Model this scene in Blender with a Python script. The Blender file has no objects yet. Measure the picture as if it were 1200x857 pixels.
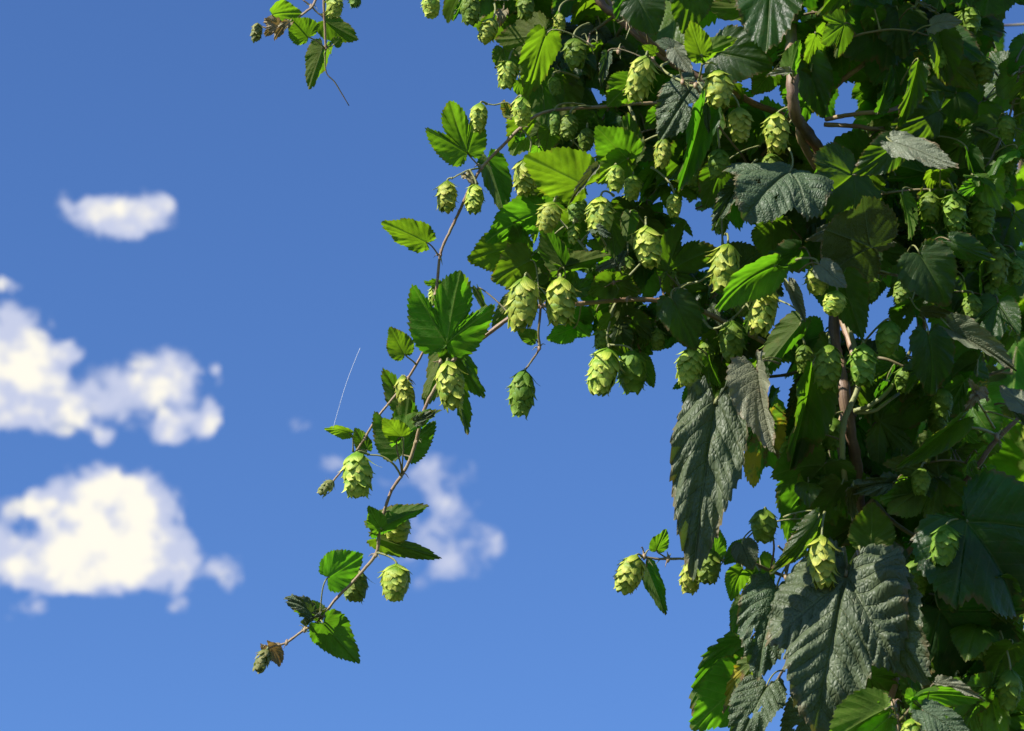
import bpy, math, random
import numpy as np
from mathutils import Vector, Matrix

random.seed(7)
R = math.radians
scene = bpy.context.scene
COL = scene.collection

# ------------------------------------------------------------------ camera
D0 = 2.5                    # metres from the lens to the vine
WFRAME = 0.85               # metres of vine across the frame at D0
PITCH = R(25)
CAM = Vector((0, 0, 1.6))
cam_d = bpy.data.cameras.new('camera')
cam_d.sensor_width = 36
cam_d.lens = 36 * D0 / WFRAME
cam_d.clip_start, cam_d.clip_end = 0.05, 5000
cam_d.dof.use_dof = True
cam_d.dof.focus_distance = D0
cam_d.dof.aperture_fstop = 16.0
cam = bpy.data.objects.new('camera', cam_d)
cam.location = CAM
cam.rotation_euler = (math.pi / 2 + PITCH, 0, 0)
COL.objects.link(cam)
scene.camera = cam
AX = Vector((1, 0, 0))                                       # right
AY = Vector((0, -math.sin(PITCH), math.cos(PITCH)))          # up
AF = Vector((0, math.cos(PITCH), math.sin(PITCH)))           # forward

# ------------------------------------------------------------------ light
SUN_DIR = Vector((-0.66, -0.42, 0.64)).normalized()          # towards the sun: high, left, a little behind the viewer
sun_d = bpy.data.lights.new('sun', 'SUN')
sun_d.energy = 5.0
sun_d.angle = R(0.5)
sun_d.color = (1.0, 0.95, 0.86)
sun = bpy.data.objects.new('sun', sun_d)
sun.rotation_euler = SUN_DIR.to_track_quat('Z', 'Y').to_euler()
sun.location = (-3, -3, 6)
COL.objects.link(sun)

scene.view_settings.view_transform = 'Standard'
scene.view_settings.look = 'None'
scene.view_settings.gamma = 1
scene.view_settings.exposure = 0.97
scene.cycles.max_bounces = 8
scene.cycles.transparent_max_bounces = 8


class NT:
    """small helper for node trees"""
    def __init__(s, tree):
        s.t = tree; tree.nodes.clear()

    def n(s, typ, **kw):
        nd = s.t.nodes.new(typ)
        for k, v in kw.items():
            setattr(nd, k, v)
        return nd

    def put(s, sock, v):
        if isinstance(v, bpy.types.NodeSocket):
            s.t.links.new(v, sock)
        elif v is not None:
            sock.default_value = v

    def m(s, op, a, b=None, c=None, clamp=False):
        nd = s.n('ShaderNodeMath', operation=op, use_clamp=clamp)
        s.put(nd.inputs[0], a); s.put(nd.inputs[1], b); s.put(nd.inputs[2], c)
        return nd.outputs[0]

    def v(s, op, a, b=None, out=0):
        nd = s.n('ShaderNodeVectorMath', operation=op)
        s.put(nd.inputs[0], a); s.put(nd.inputs[1], b)
        return nd.outputs[out]

    def mix(s, f, a, b, mode='MIX'):
        nd = s.n('ShaderNodeMix', data_type='RGBA', blend_type=mode)
        s.put(nd.inputs[0], f)
        s.put(nd.inputs[6], a if isinstance(a, bpy.types.NodeSocket) else tuple(a) + (1,))
        s.put(nd.inputs[7], b if isinstance(b, bpy.types.NodeSocket) else tuple(b) + (1,))
        return nd.outputs[2]

    def step(s, x, lo, hi, a=0.0, b=1.0):
        nd = s.n('ShaderNodeMapRange', interpolation_type='SMOOTHSTEP')
        for i, q in enumerate((x, lo, hi, a, b)):
            s.put(nd.inputs[i], q)
        return nd.outputs[0]

    def noise(s, vec, scale, detail=3, rough=.55, dist=0.0, col=False):
        nd = s.n('ShaderNodeTexNoise')
        s.put(nd.inputs['Vector'], vec)
        nd.inputs['Scale'].default_value = scale
        nd.inputs['Detail'].default_value = detail
        nd.inputs['Roughness'].default_value = rough
        nd.inputs['Distortion'].default_value = dist
        return nd.outputs['Color' if col else 'Fac']


# ------------------------------------------------------------------ sky with its drifting clouds
world = bpy.data.worlds.new('World')
scene.world = world
world.use_nodes = True
w = NT(world.node_tree)
sky = w.n('ShaderNodeTexSky', sky_type='NISHITA')
sky.sun_disc = False
sky.sun_elevation = math.asin(SUN_DIR.z)
sky.sun_rotation = math.atan2(SUN_DIR.x, SUN_DIR.y)
sky.altitude = 300; sky.air_density = 1.0; sky.dust_density = 0.35; sky.ozone_density = 3.0
SKY_TINT = (0.56, 0.775, 1.12)
CLOUD_STRENGTH = 6.8
skyc = w.mix(1.0, sky.outputs[0], SKY_TINT, 'MULTIPLY')
tc = w.n('ShaderNodeTexCoord').outputs['Generated']
# clouds sit at infinity round one compass direction: gnomonic coordinates about it
df = w.m('MAXIMUM', w.v('DOT_PRODUCT', tc, tuple(AF), 1), 0.05)
cx = w.m('DIVIDE', w.v('DOT_PRODUCT', tc, tuple(AX), 1), df)
cy = w.m('DIVIDE', w.v('DOT_PRODUCT', tc, tuple(AY), 1), df)
front = w.step(w.v('DOT_PRODUCT', tc, tuple(AF), 1), 0.1, 0.3)
KP = WFRAME / 1200 / D0
cmb = w.n('ShaderNodeCombineXYZ')
w.put(cmb.inputs[0], cx); w.put(cmb.inputs[1], cy)
pv = cmb.outputs[0]
warp = w.noise(pv, 1 / (70 * KP), 4, .6, col=True)
wv = w.v('SCALE', w.v('SUBTRACT', warp, (.5, .5, .5)))
wv.node.inputs['Scale'].default_value = 40 * KP
warp2 = w.noise(pv, 1 / (22 * KP), 4, .6, col=True)
wv2 = w.v('SCALE', w.v('SUBTRACT', warp2, (.5, .5, .5)))
wv2.node.inputs['Scale'].default_value = 13 * KP
pw = w.v('ADD', w.v('ADD', pv, wv), wv2)
sep = w.n('ShaderNodeSeparateXYZ'); w.put(sep.inputs[0], pw)
wx, wy = sep.outputs[0], sep.outputs[1]
# (x, y, half width, half height, strength)
BLOBS = [
    (140, 256, 48, 27, 1.15), (108, 246, 34, 16, .6), (180, 248, 26, 24, .6), (72, 236, 11, 14, .5), (190, 238, 18, 8, .4),
    (16, 412, 44, 50, 1.25), (50, 440, 36, 32, .85), (84, 410, 17, 15, .8), (8, 485, 55, 24, .8), (70, 482, 60, 28, .6), (120, 455, 44, 26, .62),
    (188, 440, 42, 32, 1.15), (172, 478, 50, 22, .6), (212, 500, 34, 20, .9), (246, 487, 16, 24, .7), (120, 507, 15, 14, .7), (8, 336, 22, 11, .6),
    (252, 440, 8, 18, .35), (-30, 440, 60, 60, 1.1),
    (122, 594, 64, 44, 1.8), (160, 598, 46, 40, 1.2), (85, 608, 44, 36, .9), (110, 662, 112, 32, 2.0), (45, 662, 48, 26, 1.0), (140, 630, 70, 24, .8), (196, 640, 32, 24, .6), (214, 670, 16, 20, .45),
    (34, 588, 36, 16, .6), (8, 625, 20, 32, .6), (60, 640, 40, 14, .4), (85, 688, 32, 12, .6), (212, 706, 14, 15, .5), (266, 667, 17, 22, .5), (36, 708, 22, 14, .35), (-15, 645, 20, 30, .6),
    (520, 548, 40, 24, .37), (480, 565, 50, 16, .36), (390, 543, 24, 12, .5), (352, 496, 18, 11, .3), (510, 612, 44, 28, .35), (550, 650, 46, 34, .32),
    (500, 660, 42, 32, .36), (530, 590, 36, 16, .32), (570, 632, 26, 20, .25), (625, 520, 30, 14, .1), (20, 720, 40, 16, .2),
]
dens = None
for (bx, by, a, b, st) in BLOBS:
    ux = w.m('DIVIDE', w.m('SUBTRACT', wx, (bx - 600) * KP), a * KP)
    uy = w.m('DIVIDE', w.m('SUBTRACT', wy, (428.5 - by) * KP), b * KP)
    q = w.m('ADD', w.m('MULTIPLY', ux, ux), w.m('MULTIPLY', uy, uy))
    g = w.m('MULTIPLY', w.m('POWER', 2.71828, w.m('MULTIPLY', w.m('POWER', q, 1.6), -1.1)), st)
    dens = g if dens is None else w.m('ADD', dens, g)
fb = w.noise(pv, 1 / (36 * KP), 8, .60, .5)
fb2 = w.noise(pv, 1 / (60 * KP), 5, .55)
sat = w.m('SUBTRACT', 1.0, w.m('POWER', 2.71828, w.m('MULTIPLY', dens, -1.15)))
d2 = w.m('ADD', w.m('MULTIPLY', sat, 1.12), w.m('MULTIPLY', w.m('SUBTRACT', fb, .5), w.m('MULTIPLY', w.step(dens, .03, .3), 1.45)))
alpha = w.m('MULTIPLY', w.step(d2, 0.20, 0.74), front)
thick = w.step(w.m('ADD', w.m('ADD', w.m('MULTIPLY', d2, .5), w.m('MULTIPLY', sat, .5)), w.m('MULTIPLY', w.m('SUBTRACT', fb2, .5), 2.9)), 0.58, 1.12)
cc = w.mix(thick, (0.56 * CLOUD_STRENGTH, 0.61 * CLOUD_STRENGTH, 0.80 * CLOUD_STRENGTH), (1.0 * CLOUD_STRENGTH, .96 * CLOUD_STRENGTH, .84 * CLOUD_STRENGTH))
skyall = w.mix(alpha, skyc, cc)
bg = w.n('ShaderNodeBackground')
w.put(bg.inputs[0], skyall)
bg.inputs[1].default_value = 0.0775
w.put(w.n('ShaderNodeOutputWorld').inputs[0], bg.outputs[0])


# ------------------------------------------------------------------ placing: (px, py) of a 1200-wide view at depth offset d (m)
def P(px, py, d=0.0):
    z = D0 + d
    k = WFRAME / 1200 * z / D0
    return CAM + AF * z + AX * ((px - 600) * k) + AY * ((428.5 - py) * k)


PX = WFRAME / 1200          # metres per pixel at the vine


def C2W(x, y, z):           # camera-frame direction (right, up, towards the viewer) -> world
    return AX * x + AY * y - AF * z


# ------------------------------------------------------------------ materials
def new_mat(name):
    m = bpy.data.materials.new(name)
    m.use_nodes = True
    return m, NT(m.node_tree)


def leaf_mat(name, upper, lower, trans, tw, rough=.42, spec=.5, brown=.25, vein=(.20, .24, .10), spots=0.0, patch=0.0, bump=.22):
    m, t = new_mat(name)
    at = lambda a: t.n('ShaderNodeAttribute', attribute_name=a)
    vu, ph, ed = at('vu').outputs['Fac'], at('vph').outputs['Fac'], at('edge').outputs['Fac']
    lp = at('lp').outputs['Vector']
    rnd = t.n('ShaderNodeObjectInfo').outputs['Random']
    off = t.n('ShaderNodeCombineXYZ')
    t.put(off.inputs[2], t.m('MULTIPLY', rnd, 37.0))
    lpo = t.v('ADD', lp, off.outputs[0])
    fr = t.m('FRACT', ph)
    fd = t.m('MINIMUM', fr, t.m('SUBTRACT', 1.0, fr))
    sec = t.m('MULTIPLY', t.step(fd, 0.0, 0.075, 1, 0), t.step(ed, .85, 1.0, 1, .2))
    mid = t.step(vu, 0.002, 0.016, 1, 0)
    vo = t.n('ShaderNodeTexVoronoi', feature='DISTANCE_TO_EDGE')
    t.put(vo.inputs['Vector'], lpo); vo.inputs['Scale'].default_value = 24
    net = t.step(vo.outputs['Distance'], 0.0, 0.12, 1, 0)
    vn = t.m('MAXIMUM', t.m('MAXIMUM', t.m('MULTIPLY', sec, .75), mid), t.m('MULTIPLY', net, .22))
    n1 = t.noise(lpo, 3.2, 5, .6)
    n2 = t.noise(lpo, 14, 3, .6)
    back = t.n('ShaderNodeNewGeometry').outputs['Backfacing']
    # individual tone of each leaf
    hsv = lambda c, h, v_: t.n('ShaderNodeHueSaturation')
    def tone(c):
        h = t.n('ShaderNodeHueSaturation')
        t.put(h.inputs['Color'], c)
        t.put(h.inputs['Hue'], t.m('ADD', .476, t.m('MULTIPLY', rnd, .045)))
        t.put(h.inputs['Value'], t.m('ADD', .52, t.m('MULTIPLY', n1, .95)))
        return h.outputs[0]
    def darker(c, f): return tuple(x * f for x in c)
    up = t.mix(t.m('MULTIPLY', vn, .55), tone(t.mix(n2, darker(upper, .8), darker(upper, 1.2))), vein)
    lo = t.mix(t.m('MULTIPLY', vn, .7), tone(t.mix(n2, darker(lower, .85), darker(lower, 1.15))), darker(vein, 1.25))
    base = t.mix(back, up, lo)
    tr = t.mix(t.m('MULTIPLY', t.m('MAXIMUM', mid, t.m('MULTIPLY', sec, .6)), .5), tone(t.mix(n1, darker(trans, .75), darker(trans, 1.2))), (trans[0] * 1.25, trans[1] * .95, trans[2] * 2))
    tr = t.mix(t.m('MULTIPLY', net, .25), tr, darker(trans, .6))
    # brown scorched rim and flecks
    rim = t.m('MULTIPLY', t.step(t.m('ADD', ed, t.m('MULTIPLY', t.m('SUBTRACT', n1, .5), .55)), .93, 1.06), brown, clamp=True)
    if spots:
        sp = t.step(t.noise(lpo, 7, 4, .65), .60 - .1 * spots, .70 - .1 * spots)
        rim = t.m('MAXIMUM', rim, t.m('MULTIPLY', sp, spots))
    fleck = t.m('MULTIPLY', t.step(t.noise(lpo, 32, 2, .5), .70, .76), .55)
    rim = t.m('MAXIMUM', rim, t.m('MULTIPLY', fleck, brown * 1.6), None)
    base = t.mix(rim, base, (.20, .11, .05))
    tr = t.mix(rim, tr, (.22, .08, .015))
    if patch:
        pt = t.m('MULTIPLY', t.step(t.noise(lpo, 2.4, 4, .6), .5, .58), patch)
        base = t.mix(pt, base, (.35, .30, .03)); tr = t.mix(pt, tr, (.6, .42, .02))
    pr = t.n('ShaderNodeBsdfPrincipled')
    t.put(pr.inputs['Base Color'], base)
    t.put(pr.inputs['Roughness'], t.mix(back, (rough,) * 3, (.65,) * 3))
    t.put(pr.inputs['Roughness'], t.m('ADD', t.m('MULTIPLY', n2, .18), t.m('ADD', rough - .09, t.m('MULTIPLY', back, .2))))
    t.put(pr.inputs['Specular IOR Level'], t.m('SUBTRACT', spec, t.m('MULTIPLY', back, spec * .55)))
    bp = t.n('ShaderNodeBump')
    bp.inputs['Strength'].default_value = bump
    bp.inputs['Distance'].default_value = .0016
    hgt = t.m('SUBTRACT', t.m('ADD', t.m('MULTIPLY', t.step(vo.outputs['Distance'], 0, .3), .55), t.m('MULTIPLY', n2, .5)), t.m('MULTIPLY', t.m('MAXIMUM', sec, mid), .8))
    t.put(bp.inputs['Height'], hgt)
    t.put(pr.inputs['Normal'], bp.outputs[0])
    tl = t.n('ShaderNodeBsdfTranslucent')
    t.put(tl.inputs['Color'], tr)
    pass
    mx = t.n('ShaderNodeMixShader')
    mx.inputs[0].default_value = tw
    t.put(mx.inputs[1], pr.outputs[0]); t.put(mx.inputs[2], tl.outputs[0])
    t.put(t.n('ShaderNodeOutputMaterial').inputs[0], mx.outputs[0])
    return m


M = {
    'fresh': leaf_mat('young_leaf', (.06, .125, .014), (.065, .125, .016), (.19, .45, .010), .52, .45, .33, brown=.5, vein=(.18, .25, .05), spots=.12),
    'mature': leaf_mat('mature_leaf', (.028, .056, .016), (.075, .105, .020), (.145, .36, .008), .47, .42, .32, brown=.6, vein=(.10, .14, .04), spots=.15),
    'old': leaf_mat('dusty_leaf', (.074, .104, .053), (.085, .105, .03), (.09, .18, .012), .24, .50, .32, brown=.45, vein=(.11, .14, .06), spots=.1, bump=.6),
    'pale': leaf_mat('sunlit_leaf', (.155, .17, .105), (.10, .12, .04), (.10, .16, .012), .24, .50, .35, brown=.6, vein=(.19, .20, .12), spots=.2, bump=.4),  # brighter copy of the dusty leaf: strong sunlight put into the colour
    'yellow': leaf_mat('yellowing_leaf', (.07, .12, .03), (.08, .13, .03), (.20, .38, .02), .45, .45, .4, brown=.9, spots=.75, patch=.9),
    'withered': leaf_mat('withered_leaf', (.27, .24, .13), (.25, .21, .10), (.30, .22, .05), .3, .6, .3, brown=1, vein=(.30, .24, .15), spots=.6),
}


def cone_mat(name, c0, c1, tip, tw):
    m, t = new_mat(name)
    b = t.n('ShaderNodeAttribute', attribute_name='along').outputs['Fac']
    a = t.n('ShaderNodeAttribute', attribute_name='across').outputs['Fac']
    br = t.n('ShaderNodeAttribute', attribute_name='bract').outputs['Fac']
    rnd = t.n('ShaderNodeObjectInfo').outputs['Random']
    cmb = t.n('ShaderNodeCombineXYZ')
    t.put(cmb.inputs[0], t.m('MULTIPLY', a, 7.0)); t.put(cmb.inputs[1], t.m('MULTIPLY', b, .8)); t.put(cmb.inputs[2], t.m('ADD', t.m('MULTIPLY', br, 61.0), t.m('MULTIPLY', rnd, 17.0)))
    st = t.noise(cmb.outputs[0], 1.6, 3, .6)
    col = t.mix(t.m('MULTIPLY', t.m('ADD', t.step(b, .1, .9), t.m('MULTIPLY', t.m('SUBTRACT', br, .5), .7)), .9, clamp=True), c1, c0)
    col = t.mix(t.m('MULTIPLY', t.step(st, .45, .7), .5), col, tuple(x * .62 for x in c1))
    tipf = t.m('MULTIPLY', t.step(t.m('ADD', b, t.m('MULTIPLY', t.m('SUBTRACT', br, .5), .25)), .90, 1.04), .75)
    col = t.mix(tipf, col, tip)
    h = t.n('ShaderNodeHueSaturation')
    t.put(h.inputs['Color'], col)
    t.put(h.inputs['Hue'], t.m('ADD', .487, t.m('MULTIPLY', rnd, .025)))
    t.put(h.inputs['Value'], t.m('ADD', .85, t.m('MULTIPLY', rnd, .3)))
    pr = t.n('ShaderNodeBsdfPrincipled')
    t.put(pr.inputs['Base Color'], h.outputs[0])
    pr.inputs['Roughness'].default_value = .5
    pr.inputs['Specular IOR Level'].default_value = .35
    bp = t.n('ShaderNodeBump'); bp.inputs['Strength'].default_value = .5; bp.inputs['Distance'].default_value = .0008
    t.put(bp.inputs['Height'], st); t.put(pr.inputs['Normal'], bp.outputs[0])
    tl = t.n('ShaderNodeBsdfTranslucent')
    t.put(tl.inputs['Color'], t.mix(.35, h.outputs[0], (.30, .55, .02)))
    mx = t.n('ShaderNodeMixShader'); mx.inputs[0].default_value = tw
    t.put(mx.inputs[1], pr.outputs[0]); t.put(mx.inputs[2], tl.outputs[0])
    t.put(t.n('ShaderNodeOutputMaterial').inputs[0], mx.outputs[0])
    return m


M['cone'] = cone_mat('lit_cone', (.57, .62, .09), (.14, .26, .013), (.50, .40, .13), .22)
M['cone_shade_green'] = cone_mat('shade_green_cone', (.26, .38, .045), (.11, .22, .015), (.30, .28, .07), .36)  # darker green: shade on unlit cones put into the colour; green buds too
M['cone_dry'] = cone_mat('dry_cone', (.36, .35, .13), (.20, .22, .06), (.30, .15, .06), .3)


def stem_mat(name, c0, c1, rough=.5):
    m, t = new_mat(name)
    co = t.n('ShaderNodeTexCoord').outputs['Object']
    n1 = t.noise(co, 60, 4, .6); n2 = t.noise(co, 420, 3, .6)
    up = t.n('ShaderNodeAttribute', attribute_name='ring').outputs['Fac']
    cmb = t.n('ShaderNodeCombineXYZ'); t.put(cmb.inputs[0], t.m('MULTIPLY', up, 9.0))
    sx = t.n('ShaderNodeSeparateXYZ'); t.put(sx.inputs[0], co)
    t.put(cmb.inputs[1], t.m('MULTIPLY', sx.outputs[2], 8.0))
    n3 = t.noise(cmb.outputs[0], 1.0, 3, .6)
    f = t.step(t.m('ADD', t.m('MULTIPLY', n1, .5), t.m('MULTIPLY', n3, .5)), .38, .62)
    col = t.mix(f, c0, c1)
    col = t.mix(t.step(n2, .62, .72, 0, .5), col, tuple(x * .45 for x in c0))
    pr = t.n('ShaderNodeBsdfPrincipled')
    t.put(pr.inputs['Base Color'], col)
    pr.inputs['Roughness'].default_value = rough
    bp = t.n('ShaderNodeBump'); bp.inputs['Strength'].default_value = .6; bp.inputs['Distance'].default_value = .001
    t.put(bp.inputs['Height'], t.m('ADD', t.m('MULTIPLY', n2, .4), n3)); t.put(pr.inputs['Normal'], bp.outputs[0])
    t.put(t.n('ShaderNodeOutputMaterial').inputs[0], pr.outputs[0])
    return m


M['bark'] = stem_mat('bine_bark', (.13, .075, .05), (.23, .15, .09), .55)
M['shoot'] = stem_mat('shoot_bark', (.24, .13, .085), (.30, .23, .11), .5)
M['stalk'] = stem_mat('green_stalk', (.17, .20, .06), (.25, .24, .09), .5)
M['stalk_red'] = stem_mat('reddish_stalk', (.15, .09, .05), (.16, .16, .06), .5)

m, t = new_mat('spider_silk')
pr = t.n('ShaderNodeBsdfPrincipled'); pr.inputs['Base Color'].default_value = (.85, .86, .88, 1); pr.inputs['Roughness'].default_value = .3
t.put(t.n('ShaderNodeOutputMaterial').inputs[0], pr.outputs[0]); M['silk'] = m

m, t = new_mat('meadow_grass')
co = t.n('ShaderNodeTexCoord').outputs['Object']
gcol = t.mix(t.noise(co, .6, 6, .65), (.035, .06, .018), (.09, .12, .04))
gcol = t.mix(t.step(t.noise(co, 9, 5, .7), .45, .7), gcol, (.12, .11, .055))
pr = t.n('ShaderNodeBsdfPrincipled'); t.put(pr.inputs['Base Color'], gcol); pr.inputs['Roughness'].default_value = .9
bp = t.n('ShaderNodeBump'); bp.inputs['Strength'].default_value = .8; bp.inputs['Distance'].default_value = .05
t.put(bp.inputs['Height'], t.noise(co, 30, 5, .7)); t.put(pr.inputs['Normal'], bp.outputs[0])
t.put(t.n('ShaderNodeOutputMaterial').inputs[0], pr.outputs[0]); M['grass'] = m


# ------------------------------------------------------------------ mesh helpers
def mesh_from(name, V, F, mats, attrs=None, smooth=True, midx=None):
    me = bpy.data.meshes.new(name)
    V = np.asarray(V, dtype=np.float32)
    F = np.asarray(F, dtype=np.int32)
    me.vertices.add(len(V)); me.vertices.foreach_set('co', V.ravel())
    nf = len(F)
    me.loops.add(nf * 4); me.loops.foreach_set('vertex_index', F.ravel())
    me.polygons.add(nf)
    me.polygons.foreach_set('loop_start', np.arange(nf, dtype=np.int32) * 4)
    me.polygons.foreach_set('loop_total', np.full(nf, 4, dtype=np.int32))
    if midx is not None:
        me.polygons.foreach_set('material_index', np.asarray(midx, dtype=np.int32))
    for mm in mats:
        me.materials.append(mm)
    for k, a in (attrs or {}).items():
        a = np.asarray(a, dtype=np.float32)
        if a.ndim == 2:
            at = me.attributes.new(k, 'FLOAT_VECTOR', 'POINT'); at.data.foreach_set('vector', a.ravel())
        else:
            at = me.attributes.new(k, 'FLOAT', 'POINT'); at.data.foreach_set('value', a)
    me.update(calc_edges=True)
    me.validate()
    if smooth:
        me.polygons.foreach_set('use_smooth', np.ones(len(me.polygons), dtype=bool))
    return me


def catmull(pts, n=8):
    p = np.asarray(pts, dtype=float)
    q = np.vstack([2 * p[0] - p[1], p, 2 * p[-1] - p[-2]])
    out = []
    for i in range(1, len(q) - 2):
        for k in range(n):
            u = k / n
            a, b, c, d = q[i - 1], q[i], q[i + 1], q[i + 2]
            out.append(.5 * ((2 * b) + (c - a) * u + (2 * a - 5 * b + 4 * c - d) * u * u + (3 * b - a - 3 * c + d) * u ** 3))
    out.append(p[-1])
    return np.array(out)


def tube(path, rad, sides=10, rng=None):
    """V, F, ring attribute of a tube along path (n,3) with radii (n,)"""
    path = np.asarray(path, float); n = len(path)
    rad = np.asarray(rad, float)
    T = np.gradient(path, axis=0)
    T /= np.linalg.norm(T, axis=1)[:, None] + 1e-12
    up = np.array([0.3, .9, .25]) if abs(T[0] @ np.array([0.3, .9, .25])) < .9 else np.array([1., 0, 0])
    V = []; ring = []
    a = np.cross(T[0], up); a /= np.linalg.norm(a)
    ang = np.linspace(0, 2 * math.pi, sides, endpoint=False)
    for i in range(n):
        a = a - T[i] * (a @ T[i]); a /= np.linalg.norm(a)
        b = np.cross(T[i], a)
        V.append(path[i] + rad[i] * (np.cos(ang)[:, None] * a + np.sin(ang)[:, None] * b))
        ring.append(np.abs(np.linspace(-1, 1, sides, endpoint=False)))
    V = np.vstack(V); ring = np.concatenate(ring)
    F = []
    for i in range(n - 1):
        for k in range(sides):
            k2 = (k + 1) % sides
            F.append((i * sides + k, i * sides + k2, (i + 1) * sides + k2, (i + 1) * sides + k))
    base = len(V)
    V = np.vstack([V, path[:1], path[-1:]]); ring = np.append(ring, [0, 0])
    for k in range(0, sides, 2):
        k1, k2 = (k + 1) % sides, (k + 2) % sides
        F.append((base, k2, k1, k))
        o = (n - 1) * sides
        F.append((base + 1, o + k, o + k1, o + k2))
    return V, np.array(F), ring


class Geo:
    def __init__(s): s.V = []; s.F = []; s.r = []; s.m = []; s.n = 0
    def add(s, V, F, r, mi=0):
        s.V.append(V); s.F.append(np.asarray(F) + s.n); s.r.append(r); s.m += [mi] * len(F); s.n += len(V)
    def mesh(s, name, mats):
        return mesh_from(name, np.vstack(s.V), np.vstack(s.F), mats, {'ring': np.concatenate(s.r)}, midx=s.m)


# ------------------------------------------------------------------ leaves
# right half of the outline from the notch at the stalk to the tip; 'T' marks lobe tips, 'S' the notches between lobes
SHAPES = {
    'ovate': [(0, -.02), (.07, -.09, ), (.19, -.13), (.33, -.06), (.42, .08), (.445, .24), (.41, .42), (.32, .60), (.20, .77), (.09, .91), (0, 1.0, 'T')],
    'lance': [(0, -.01), (.06, -.05), (.15, -.04), (.22, .06), (.25, .22), (.24, .42), (.19, .62), (.12, .80), (.05, .93), (0, 1.0, 'T')],
    'three': [(0, -.03), (.08, -.14), (.23, -.19), (.38, -.10), (.50, .08), (.57, .28), (.60, .48), (.585, .66, 'T'), (.47, .58), (.34, .48), (.225, .41, 'S'), (.255, .52), (.25, .66), (.19, .81), (.09, .93), (0, 1.0, 'T')],
    'five': [(0, -.04), (.09, -.19), (.25, -.31), (.42, -.30), (.55, -.20, 'T'), (.55, -.06), (.48, .06), (.40, .13, 'S'), (.52, .19), (.64, .30), (.70, .44), (.72, .60, 'T'), (.58, .56), (.40, .48), (.255, .40, 'S'), (.29, .52), (.27, .68), (.20, .82), (.09, .93), (0, 1.0, 'T')],
    'broad': [(0, -.04), (.09, -.17), (.25, -.27), (.42, -.24), (.55, -.10), (.62, .08), (.64, .24), (.62, .40), (.59, .52, 'T'), (.53, .52), (.46, .53), (.40, .54, 'S'), (.39, .62), (.33, .74), (.23, .86), (.11, .95), (0, 1.0, 'T')],
    'scale': [(0, 0), (.10, .02), (.16, .15), (.17, .35), (.12, .62), (.05, .85), (0, 1.0, 'T')],
}
AXES = {'ovate': [(0, 1)], 'lance': [(0, 1)], 'scale': [(0, 1)], 'three': [(.585, .66), (0, 1)], 'broad': [(.62, .50), (0, 1)], 'five': [(.55, -.20), (.72, .60), (0, 1)]}


def outline(kind, rng):
    pts = SHAPES[kind]
    segs = []; cur = [pts[0]]                 # split at sinuses so notches stay sharp
    lob = 0; lobes = []
    xy = np.array([(p[0], p[1]) for p in pts])
    dens_n = 10
    # smooth with corners at tips and notches
    corners = [0] + [i for i, p in enumerate(pts) if len(p) > 2]
    C = []; L = []; Tdir = []
    lobe = 0
    for a, b in zip(corners[:-1], corners[1:]):
        c = catmull(xy[a:b + 1], dens_n) if b - a > 1 else np.linspace(xy[a], xy[b], dens_n + 1)
        towards = pts[b][2] == 'T'
        if len(pts[a]) > 2 and pts[a][2] == 'S':
            lobe += 1
        C.append(c[:-1]); L += [lobe] * (len(c) - 1); Tdir += [1 if towards else -1] * (len(c) - 1)
    C.append(xy[-1:]); L.append(lobe); Tdir.append(1)
    C = np.vstack(C); L = np.array(L); Tdir = np.array(Tdir)
    seg = np.linalg.norm(np.diff(C, axis=0), axis=1)
    s = np.concatenate([[0], np.cumsum(seg)])
    N = {'ovate': 88, 'lance': 70, 'three': 128, 'five': 160, 'broad': 140, 'scale': 14}[kind]
    si = np.linspace(0, s[-1], N)
    x = np.interp(si, s, C[:, 0]); y = np.interp(si, s, C[:, 1])
    idx = np.clip(np.searchsorted(s, si, side='right') - 1, 0, len(L) - 1)
    L = L[idx]; Td = Tdir[idx]
    # teeth leaning to the lobe tip
    if kind != 'scale':
        tx = np.gradient(x); ty = np.gradient(y); l = np.hypot(tx, ty) + 1e-9
        nx, ny = ty / l, -tx / l
        per = {'ovate': .085, 'lance': .085, 'three': .08, 'five': .078, 'broad': .075}[kind] * rng.uniform(.9, 1.15)
        f = (si / per + rng.random()) % 1.0
        f = np.where(Td > 0, f, 1 - f)
        amp = .035 * np.minimum(1, si / .15) * np.minimum(1, (s[-1] - si) / .10 + .1)
        tooth = np.where(f < .72, f / .72, (1 - f) / .28) - .4
        amp = amp * (1 + .4 * np.sin(si * 23 + rng.random() * 6))
        x = x + nx * amp * tooth + tx / l * amp * tooth * .5 * Td
        y = y + ny * amp * tooth + ty / l * amp * tooth * .5 * Td
        x = np.maximum(x, 0); x[-1] = 0; x[0] = 0
    return x, y, L


LEAFCACHE = {}


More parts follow.
